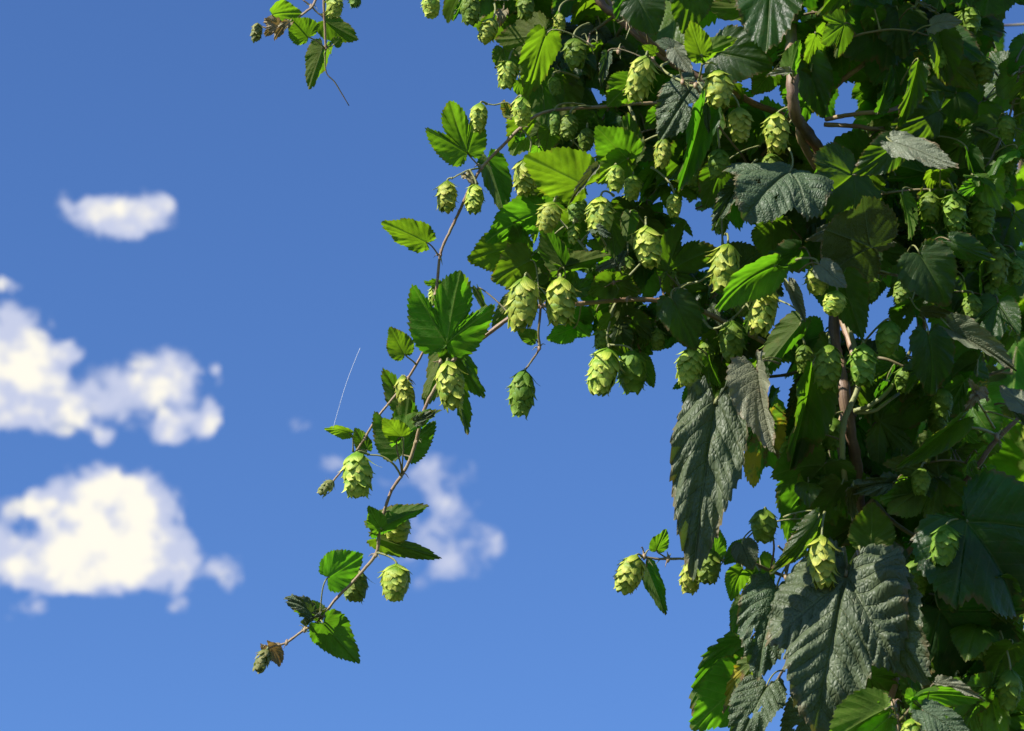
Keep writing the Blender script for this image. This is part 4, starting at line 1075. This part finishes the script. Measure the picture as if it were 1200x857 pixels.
L(1130, 330, 1136, 388, 'ovate', 'o', -.03, .9, -20, -20, 'droop', seed=1, **dk); L(1080, 365, 1124, 372, 'lance', 'u', -.09, .6, 10, 10, 'arch', 'old', seed=3); L(1072, 360, 1080, 392, 'lance', 'o', -.06, .7, -10, -10, 'fold', seed=3, **dk)
L(1088, 392, 1092, 465, 'ovate', 'o', -.09, .85, -14, -14, 'droop', seed=2, **dk); L(1118, 388, 1188, 436, 'ovate', 'o', -.10, .62, 12, 16, 'fold', 'pale', seed=3)
L(1110, 420, 1130, 492, 'broad', 'o', -.02, .9, -20, -20, 'droop', seed=3, **dk)
L(1040, 225, 1010, 260, 'broad', 'o', .02, 1.0, -10, -10, 'droop', seed=1, **dk); L(1052, 215, 1062, 260, 'lance', 'o', .0, .8, -10, -10, 'fold', seed=1, **dk)
L(1158, 250, 1190, 310, 'ovate', 'u', .05, .8, 0, 5, 'droop', 'mature', seed=1); L(1020, 290, 1070, 300, 'ovate', 'u', -.02, .9, 0, 10, 'droop', 'mature', seed=2)
for q in [(1135, 8, 1137, 41, 26), (1152, 66, 1155, 99, 29), (1178, 174, 1181, 206, 26), (1118, 227, 1116, 275, 30), (1148, 231, 1152, 278, 33), (1098, 275, 1102, 305, 30), (1166, 284, 1169, 338, 30), (1137, 290, 1137, 318, 22), (1160, 328, 1160, 366, 20), (1168, 364, 1168, 407, 26), (1172, 200, 1174, 230, 22)]:
    v.cone(*q, d=-.02 if q[0] > 1130 else -.05, mat='cone_shade_green', loose=1.5)
for q in [(1060, 330, 1058, 366, 24), (1100, 480, 1097, 515, 25), (1030, 215, 1028, 246, 22), (1190, 300, 1188, 336, 26)]: v.cone(*q, d=.0, mat='cone_shade_green')
v.fill(TT, 10, (45, 90), (10, 50), GAPS + HOLES, .04, .45, (('mature', 9), ('old', 1)), limit=99)
v.done()

# ------------------------------------------------------------------ lower left lateral
v = Vine('hop_shoot', P(990, 684, .02), 'short hop shoot reaching left below the large hanging grey leaf', 'hop vine', 'side shoots of the hop plant')
v.stem([(1010, 676, .03, 2.6), (975, 688, .01, 2.4), (946, 685, 0, 2.4), (921, 676, -.01, 2.2), (900, 668, -.02, 2.1), (880, 660, -.03, 2.0), (850, 657, -.04, 1.8), (820, 655, -.045, 1.6), (788, 655, -.05, 1.5), (770, 655, -.05, 1.4), (752, 652, -.05, 1.2)], 'stalk_red')
v.stem([(946, 685, 0, 2), (930, 690, 0, 2), (912, 694, .01, 2), (898, 700, .02, 1.6)], 'stalk_red'); v.stem([(921, 676, -.01, 1.5), (920, 650, -.04, 1.3), (912, 640, -.05, 1.2)], 'stalk_red'); v.stem([(921, 676, -.01, 1.5), (925, 660, -.02, 1.3), (936, 645, -.03, 1.2)], 'stalk_red'); v.stem([(903, 668, -.02, 1.4), (907, 640, -.04, 1.2), (902, 610, -.06, 1.1), (897, 598, -.06, 1)], 'stalk_red')
for q in [(783, 655), (921, 676), (852, 657), (755, 652)]: v.bits(q[0], q[1], -.05, 5, 11)
L = v.leaf
L(770, 645, 780, 619, 'ovate', 'u', -.05, .85, 20, 25, 'flat', 'fresh', seed=1, to=(781, 655, -.05)); L(758, 664, 780, 721, 'ovate', 'u', -.04, .55, -5, -5, 'fold', 'mature', seed=2)
L(838, 652, 836, 612, 'ovate', 'u', -.05, .8, 18, 18, 'flat', 'fresh', seed=2); L(870, 638, 882, 668, 'ovate', 'o', -.08, 1.1, 5, 8, 'droop', 'old', seed=1); L(868, 640, 848, 662, 'ovate', 'o', -.075, .8, -5, 0, 'droop', 'mature', seed=1)
L(958, 608, 902, 672, 'ovate', 'o', -.09, .32, -10, -5, 'arch', 'mature', seed=2); L(955, 612, 925, 625, 'ovate', 'o', -.07, .8, -10, -5, 'arch', 'mature', seed=1)
L(870, 668, 858, 706, 'ovate', 'u', -.04, .9, 18, 18, 'droop', 'fresh', seed=3); L(890, 655, 900, 700, 'ovate', 'u', -.02, .9, 10, 10, 'flat', 'mature', seed=1); L(935, 640, 925, 662, 'ovate', 'u', -.02, 1.2, 10, 18, 'flat', 'mature', seed=3)
L(885, 690, 868, 716, 'ovate', 'u', -.03, .8, 10, 10, 'fold', 'mature', seed=1); L(925, 690, 915, 700, 'ovate', 'u', 0, 1.2, 5, 5, 'droop', 'mature', seed=1); L(862, 655, 880, 630, 'ovate', 'u', -.02, 1, 5, 10, 'droop', 'mature', seed=2); L(940, 635, 962, 612, 'ovate', 'u', .03, 1, 15, 20, 'droop', 'fresh', seed=1)
v.cone(746, 651, 729, 697, 32, -.06, pitch=4); v.cone(833, 644, 830, 685, 28, -.075, 'cone_shade_green'); v.cone(811, 658, 809, 698, 24, -.07); v.cone(896, 597, 894, 638, 33, -.08, 'cone_shade_green'); v.cone(890, 670, 886, 700, 24, -.04, 'cone_shade_green')
v.done()

# ------------------------------------------------------------------ leafy shoots that fill the middle
v = Vine('hop_shoot', P(862, 112, .06), 'leafy hop shoot twining through the upper middle behind the brightest single leaf', 'hop vine', 'side shoots of the hop plant')
TM = [[(862, 112, .05), (800, 140, .05), (740, 160, .05), (690, 190, .04), (650, 225, .03)], [(800, 140, .05), (790, 190, .05), (760, 230, .05), (720, 250, .04)], [(740, 160, .05), (700, 150, .06), (660, 165, .05), (635, 185, .04)], [(840, 125, .05), (830, 170, .05), (820, 215, .05)]]
for tw in TM: v.stem([(p[0], p[1], p[2], 1.8 - .25 * i) for i, p in enumerate(tw)], 'shoot', 8)
v.fill(TM, 17, (26, 60), (5, 28), GAPS, .03, .8, (('mature', 6), ('fresh', 5)), kinds=(('ovate', 6), ('three', 2), ('lance', 1)), limit=70, rad=1.2, clear=.22)
for q in [(742, 205, 741, 236, 21, 'cone'), (688, 150, 686, 178, 19, 'cone_shade_green'), (812, 190, 810, 222, 22, 'cone_shade_green'), (655, 195, 653, 222, 18, 'cone_shade_green')]: v.cone(*q[:5], d=.0, mat=q[5])
v.done()
v = Vine('hop_shoot', P(922, 420, .05), 'leafy hop shoot behind the paired hanging cones in the middle of the vine', 'hop vine', 'side shoots of the hop plant')
TM = [[(922, 420, .05), (880, 385, .04), (840, 345, .04), (800, 325, .03), (765, 300, .03)], [(840, 345, .04), (800, 370, .03), (760, 375, .02), (720, 372, .01)], [(765, 300, .03), (720, 285, .03), (680, 300, .02), (640, 310, .01), (610, 300, .01)], [(880, 385, .04), (850, 410, .02), (825, 430, .01)], [(720, 372, .01), (745, 400, .0), (755, 425, .0)]]
for tw in TM: v.stem([(p[0], p[1], p[2], 1.8 - .25 * i) for i, p in enumerate(tw)], 'shoot', 8)
v.fill(TM, 15, (26, 60), (5, 26), GAPS, .025, .8, (('mature', 6), ('fresh', 4)), kinds=(('ovate', 6), ('three', 2), ('lance', 1)), limit=72, rad=1.2, clear=.2)
for q in [(828, 400, 826, 430, 21, 'cone_shade_green'), (770, 385, 770, 412, 19, 'cone_shade_green'), (735, 300, 733, 330, 20, 'cone_shade_green'), (905, 400, 903, 434, 24, 'cone_shade_green')]: v.cone(*q[:5], d=-.02, mat=q[5])
v.done()

# ------------------------------------------------------------------ small-leaved side shoots in front of the dark right half
v = Vine('hop_shoot', P(975, 260, .03), 'small-leaved hop shoot with many green cones, in front of the dark upper right', 'hop vine', 'side shoots of the hop plant')
TM = [[(972, 260, .05), (1010, 235, .0), (1050, 225, -.03), (1095, 222, -.04), (1140, 226, -.04)], [(976, 330, .05), (1020, 320, -.01), (1060, 325, -.04), (1100, 340, -.04), (1150, 345, -.03), (1195, 370, -.02)], [(928, 85, .0), (960, 60, -.02), (1010, 40, -.04), (1060, 35, -.05), (1110, 50, -.04)], [(1140, 226, -.04), (1165, 180, -.03), (1185, 130, -.02), (1195, 80, -.02)], [(986, 440, -.01), (1025, 420, -.04), (1060, 430, -.05), (1100, 455, -.04), (1145, 440, -.04)]]
for tw in TM: v.stem([(p[0], p[1], p[2], 2.0 - .25 * i) for i, p in enumerate(tw)], 'stalk_red', 8)
v.fill(TM, 15, (28, 58), (5, 34), GAPS + HOLES, .03, .8, (('mature', 7), ('fresh', 4)), kinds=(('ovate', 6), ('three', 3), ('lance', 1)), limit=75, rad=1.2, clear=.2, sunny=.8)
L = v.leaf
L(1196, 88, 1166, 112, 'broad', 'u', .12, 1.0, 20, 20, 'droop', 'mature', seed=1); L(1150, 20, 1172, 48, 'broad', 'o', .1, 1.0, -20, -10, 'droop', 'mature', seed=2); L(1205, 50, 1182, 88, 'ovate', 'o', .1, 1.0, -20, -10, 'droop', 'mature', seed=3); L(1185, 150, 1196, 190, 'broad', 'u', .1, 1.0, 20, 20, 'droop', 'mature', seed=4)
for q in [(1090, 225, 1088, 262, 25), (1140, 345, 1138, 380, 24), (1060, 325, 1057, 362, 25), (1180, 135, 1180, 166, 23), (1100, 50, 1099, 84, 24), (1020, 322, 1018, 352, 22), (1105, 455, 1103, 492, 25), (1060, 430, 1059, 462, 23)]: v.cone(*q, d=-.05, mat='cone_shade_green')
v.done()
v = Vine('hop_shoot', P(1007, 600, .03), 'small-leaved hop shoot spreading over the lower right between the bines and the right edge', 'hop vine', 'side shoots of the hop plant')
TM = [[(1007, 600, .03), (1040, 570, -.03), (1080, 545, -.05), (1120, 540, -.05), (1160, 555, -.05)], [(1020, 690, .04), (1060, 690, -.03), (1100, 700, -.05), (1145, 735, -.06), (1190, 760, -.06)], [(1007, 600, .03), (985, 560, -.02), (960, 550, -.04), (935, 565, -.04)], [(1036, 780, .04), (1075, 775, -.02), (1120, 790, -.04), (1160, 820, -.05)], [(1145, 735, -.06), (1165, 690, -.06), (1185, 650, -.06), (1195, 610, -.05)]]
for tw in TM: v.stem([(p[0], p[1], p[2], 2.0 - .25 * i) for i, p in enumerate(tw)], 'stalk_red', 8)
v.fill(TM, 13, (28, 60), (5, 34), GAPS + HOLES, .03, .8, (('mature', 7), ('fresh', 4)), kinds=(('ovate', 6), ('three', 3), ('lance', 1)), limit=65, rad=1.2, clear=.2, sunny=.8)
for q in [(1145, 738, 1143, 775, 26), (1185, 650, 1184, 686, 25), (1080, 548, 1078, 582, 24), (1120, 792, 1118, 826, 24)]: v.cone(*q, d=-.07, mat='cone_shade_green')
v.done()

# ------------------------------------------------------------------ right lateral and the huge dark leaves under it
v = Vine('hop_shoot', P(1078, 632, .04), 'dark straight hop side shoot with a dried brown flower at its upper end, lower right', 'hop vine', 'side shoots of the hop plant')
v.stem([(1010, 650, .05, 3.0), (1045, 660, .05, 3.4), (1078, 632, .03, 3.6), (1100, 604, .01, 3.4), (1122, 576, -.01, 3.2), (1146, 545, -.02, 3.0), (1168, 515, -.02, 3.0), (1192, 492, -.02, 2.8), (1230, 460, -.01, 2.6), (1290, 440, .02, 2.4)], 'bark')
v.stem([(1078, 632, .03, 2.8), (1062, 622, .02, 2.6), (1043, 608, .01, 2.4), (1031, 594, 0, 2.2), (1022, 585, 0, 2)], 'stalk_red')
v.stem([(1168, 510, -.02, 2.0), (1150, 503, -.05, 1.8), (1125, 500, -.06, 1.6)], 'stalk'); v.stem([(1165, 502, -.03, 1.6), (1155, 485, -.05, 1.4), (1146, 470, -.06, 1.2), (1144, 455, -.06, 1.0)], 'stalk'); v.stem([(1122, 576, -.01, 1.6), (1118, 560, -.02, 1.5), (1101, 560, -.03, 1.4)], 'stalk_red'); v.stem([(1124, 575, -.01, 1.8), (1136, 590, -.05, 1.8), (1134, 610, -.08, 1.8)], 'stalk')
v.stem([(1078, 632, .03, 1.6), (1092, 620, -.03, 1.4), (1108, 616, -.06, 1.2)], 'stalk')
TR = [[(1045, 600, .05), (1075, 550, .07), (1100, 500, .07), (1130, 490, .07)], [(1080, 640, .05), (1110, 700, .06), (1150, 750, .07), (1200, 790, .07)], [(1045, 790, .06), (1090, 790, .06), (1140, 840, .07), (1210, 870, .07)], [(1122, 580, .03), (1160, 610, .05), (1210, 640, .05)], [(1010, 560, .06), (1030, 600, .07), (1050, 640, .07)]]
for tw in TR: v.stem([(p[0], p[1], p[2], 2.4 - .4 * i) for i, p in enumerate(tw)], 'stalk_red', 8)
for q in [(1168, 512), (1122, 576), (1078, 632)]: v.bits(q[0], q[1], -.03, 5, 12)
L = v.leaf
L(1031, 494, 1106, 470, 'five', 'u', -.03, 1.0, 15, 26, 'flat', 'mature', seed=1, to=(1030, 540, .05)); L(1031, 494, 1040, 530, 'ovate', 'u', .025, 1.0, 10, 10, 'droop', 'mature', seed=2, to=(1030, 540, .05))
L(1122, 494, 1048, 549, 'ovate', 'o', -.08, .42, -5, -5, 'fold', 'mature', seed=2); L(1120, 500, 1150, 520, 'ovate', 'u', -.06, .8, 15, 15, 'droop', 'fresh', seed=1)
L(1101, 560, 1036, 600, 'five', 'u', -.05, .9, 10, 24, 'flat', 'mature', seed=2); L(1101, 560, 1125, 610, 'ovate', 'u', -.02, 1.1, 0, 5, 'droop', 'mature', seed=1); L(1100, 545, 1110, 520, 'ovate', 'u', .0, 1.1, 5, 10, 'droop', 'mature', seed=3)
L(1134, 612, 1196, 716, 'broad', 'o', -.09, 1.0, -18, -14, 'droop', 'mature', seed=2, label='very large dark leaf in deep shade'); L(1102, 715, 1180, 800, 'broad', 'o', -.06, 1.15, -16, -14, 'droop', 'mature', seed=1); L(1130, 640, 1118, 720, 'ovate', 'o', -.09, .9, -15, -10, 'droop', 'mature', seed=1)
L(1110, 770, 1130, 870, 'broad', 'o', -.02, 1.0, -15, -15, 'droop', 'mature', seed=3); L(1092, 690, 1075, 760, 'ovate', 'o', -.04, .9, -15, -10, 'droop', 'mature', seed=3)
L(1021, 639, 1020, 588, 'ovate', 'u', -.08, 1.15, -10, 15, 'droop', 'mature', seed=1, to=(1018, 668, .03)); L(1052, 662, 1030, 632, 'ovate', 'o', -.04, 1.1, 10, 15, 'droop', 'old', seed=1)
L(1045, 566, 996, 575, 'lance', 'o', -.06, .9, 10, 10, 'curl', 'old', seed=2); L(1000, 570, 1004, 612, 'lance', 'u', -.07, .6, 15, 15, 'arch', 'old', seed=1)
L(1200, 478, 1174, 452, 'ovate', 'o', -.1, .9, 30, 25, 'flat', 'pale', seed=1); L(1205, 500, 1185, 480, 'lance', 'o', -.08, .8, 10, 10, 'fold', 'old', seed=1)
L(1146, 462, 1130, 482, 'lance', 'o', -.08, .8, 10, 10, 'curl', 'withered', seed=1, label='small orange-brown dried leaf'); L(1146, 458, 1158, 470, 'ovate', 'o', -.08, 1.1, 10, 10, 'curl', 'withered', seed=2); L(1144, 456, 1136, 444, 'lance', 'o', -.08, 1.1, 10, 10, 'curl', 'withered', seed=3); L(1147, 456, 1160, 448, 'ovate', 'u', -.075, 1, 10, 10, 'curl', 'yellow', seed=2)
v.cone(1162, 560, 1171, 602, 27, -.05); v.cone(1109, 616, 1105, 665, 34, -.10, 'cone_shade_green', pitch=8); v.cone(1074, 655, 1076, 698, 31, -.08, 'cone_shade_green'); v.cone(1184, 785, 1181, 834, 29, -.08, 'cone_shade_green')
v.fill(TR, 12, (45, 90), (10, 50), GAPS, .04, .55, (('mature', 8), ('fresh', 3), ('old', 1)), limit=99)
v.done()

# ------------------------------------------------------------------ young sprig at the bottom edge
v = Vine('hop_shoot', P(1050, 900, -.08), 'young hop sprig with bright yellow-green leaves and buds at the bottom edge', 'hop vine', 'side shoots of the hop plant')
v.stem([(1052, 1000, .0, 3), (1050, 920, -.12, 2.8), (1051, 870, -.19, 2.6), (1053, 850, -.20, 2.4), (1050, 836, -.20, 2.0), (1046, 825, -.20, 1.4)], 'stalk')
v.stem([(1053, 846, -.20, 1.6), (1062, 836, -.21, 1.4), (1072, 824, -.21, 1.3)], 'stalk_red'); v.stem([(1053, 848, -.20, 1.5), (1072, 846, -.21, 1.4), (1084, 836, -.22, 1.2)], 'stalk')
v.bits(1050, 840, -.20, 8, 18); v.bits(1047, 826, -.20, 4, 14)
L = v.leaf
L(1037, 832, 964, 868, 'ovate', 'u', -.24, .8, 18, 26, 'fold', 'fresh', seed=1, to=(1052, 852, -.20)); L(1040, 842, 985, 888, 'ovate', 'u', -.23, .8, 18, 26, 'flat', 'fresh', seed=2, to=(1052, 852, -.20)); L(1036, 818, 990, 836, 'ovate', 'o', -.22, .6, 18, 26, 'fold', 'old', seed=2, to=(1050, 836, -.20))
L(1072, 822, 1164, 826, 'ovate', 'u', -.23, .38, 22, 26, 'arch', 'fresh', seed=1); L(1073, 821, 1062, 806, 'ovate', 'u', -.23, 1.2, 18, 22, 'fold', 'fresh', seed=1); L(1098, 802, 1150, 820, 'lance', 'o', -.22, .7, 30, 26, 'fold', 'pale', seed=2)
L(1083, 834, 1140, 872, 'ovate', 'o', -.24, .65, 24, 24, 'crinkle', 'old', seed=1); L(1080, 838, 1100, 866, 'ovate', 'u', -.23, 1.0, 18, 20, 'fold', 'fresh', seed=3)
v.cone(1069, 842, 1068, 880, 27, -.24, nb=30); v.cone(1046, 852, 1047, 822, 11, -.20, 'cone_shade_green', nb=20, stalk=False); v.cone(1056, 850, 1058, 830, 10, -.20, 'cone_shade_green', nb=20, stalk=False)
v.done()

# ------------------------------------------------------------------ plants farther back, out of focus at the right
def back_vine(seed, xs, d0, label, hole, nl=80, nc=16, ys=(-60, 900)):
    v = Vine('hop_plant', Vector((P(xs[1], 900, d0).x, P(xs[1], 900, d0).y, 0)), label, 'hop vine', 'hop plants standing behind')
    rg = random.Random(seed)
    x0 = (xs[0] + xs[1]) / 2
    xs_ = xs[1] - 40
    v.stem([(xs_ + rg.uniform(-15, 15), y, d0 + rg.uniform(-.03, .03), 5) for y in (-400, -200, 0, 200, 400, 600, 900)], 'bark', 8, ground=True)
    tw = []
    for k in range(8):
        y = ys[0] + (ys[1] - ys[0]) * (k + .5) / 8 + rg.uniform(-30, 30)
        sx = -1 if k % 2 else 1
        tw.append([(xs_, y + 10, d0), (x0 + sx * (xs[1] - xs[0]) * .2, y + rg.uniform(-30, 30), d0 + rg.uniform(-.1, .1)), (x0 + sx * (xs[1] - xs[0]) * .4, y + rg.uniform(-10, 60), d0 + rg.uniform(-.15, .15)), (x0 + sx * (xs[1] - xs[0]) * .55, y + rg.uniform(0, 90), d0 + rg.uniform(-.15, .15))])
    v.fill(tw, math.ceil(nl / 8), (40, 80), (10, 50), hole, .1, .55, (('fresh', 7), ('mature', 3), ('old', 2)), limit=98, clear=.14)
    for k in range(nc):
        t_ = rg.choice(tw); p = t_[rg.randrange(1, 4)]
        x, y = p[0] + rg.uniform(-25, 25), p[1] + rg.uniform(0, 40)
        if any(math.hypot(x - h[0], y + 18 - h[1]) < h[2] + 14 for h in hole): continue
        v.cone(x, y, x + rg.uniform(-4, 4), y + rg.uniform(30, 42), 26, p[2] - .03, rg.choice(['cone', 'cone', 'cone_shade_green']))
    v.done()

back_vine(3, (1110, 1290), 1.15, 'blurred hop plant in the background at the upper right edge, with sky between its leaves', HOLES, 96, 22, (-60, 480))
back_vine(5, (1070, 1250), 1.45, 'out of focus hop plant in the background lower right, glimpsed between large dark leaves', HOLES + GAPS, 90, 18, (430, 900))

# ------------------------------------------------------------------ vine top above the frame: it shades the upper right
v = Vine('hop_bine', P(1060, -150, .05), 'leafy top of the hop vine just above the picture, shading the leaves below', 'hop vine')
v.stem([(1060, 30, .08, 5), (1050, -100, .06, 5), (1080, -250, .05, 4), (1060, -400, .05, 3)], 'bark')
TC = [[(1055, -60, .05), (1000, -70, .0), (940, -60, -.04), (890, -50, -.06)], [(1060, -120, .05), (1000, -150, 0), (930, -140, -.03), (880, -120, -.05)], [(1060, -80, .05), (1120, -60, 0), (1180, -70, 0), (1240, -60, 0)], [(1065, -160, .05), (1130, -170, 0), (1200, -160, 0), (1270, -150, .02)], [(1070, -220, .05), (1010, -260, 0), (950, -260, 0)], [(1060, -100, .0), (1050, -80, -.1), (1000, -100, -.14), (960, -110, -.16)]]
v.fill(TC, 6, (65, 110), (10, 50), [], .05, .4, (('mature', 9), ('old', 1)), limit=90, avoid=False)
v.done()

# ------------------------------------------------------------------ spider thread
path = catmull([tuple(P(390, 503, -.05)), tuple(P(403, 458, -.05)), tuple(P(413, 430, -.05)), tuple(P(422, 408, -.05))], 8)
V, F, r = tube(path - path[0], np.full(len(path), .00015), 5)
th = bpy.data.objects.new('spider_thread', mesh_from('spider_thread', V, F, [M['silk']], {'ring': r}))
th.location = path[0]
th['label'] = 'single pale spider thread rising from a small leaf against the blue sky'; th['category'] = 'thread'
COL.objects.link(th)
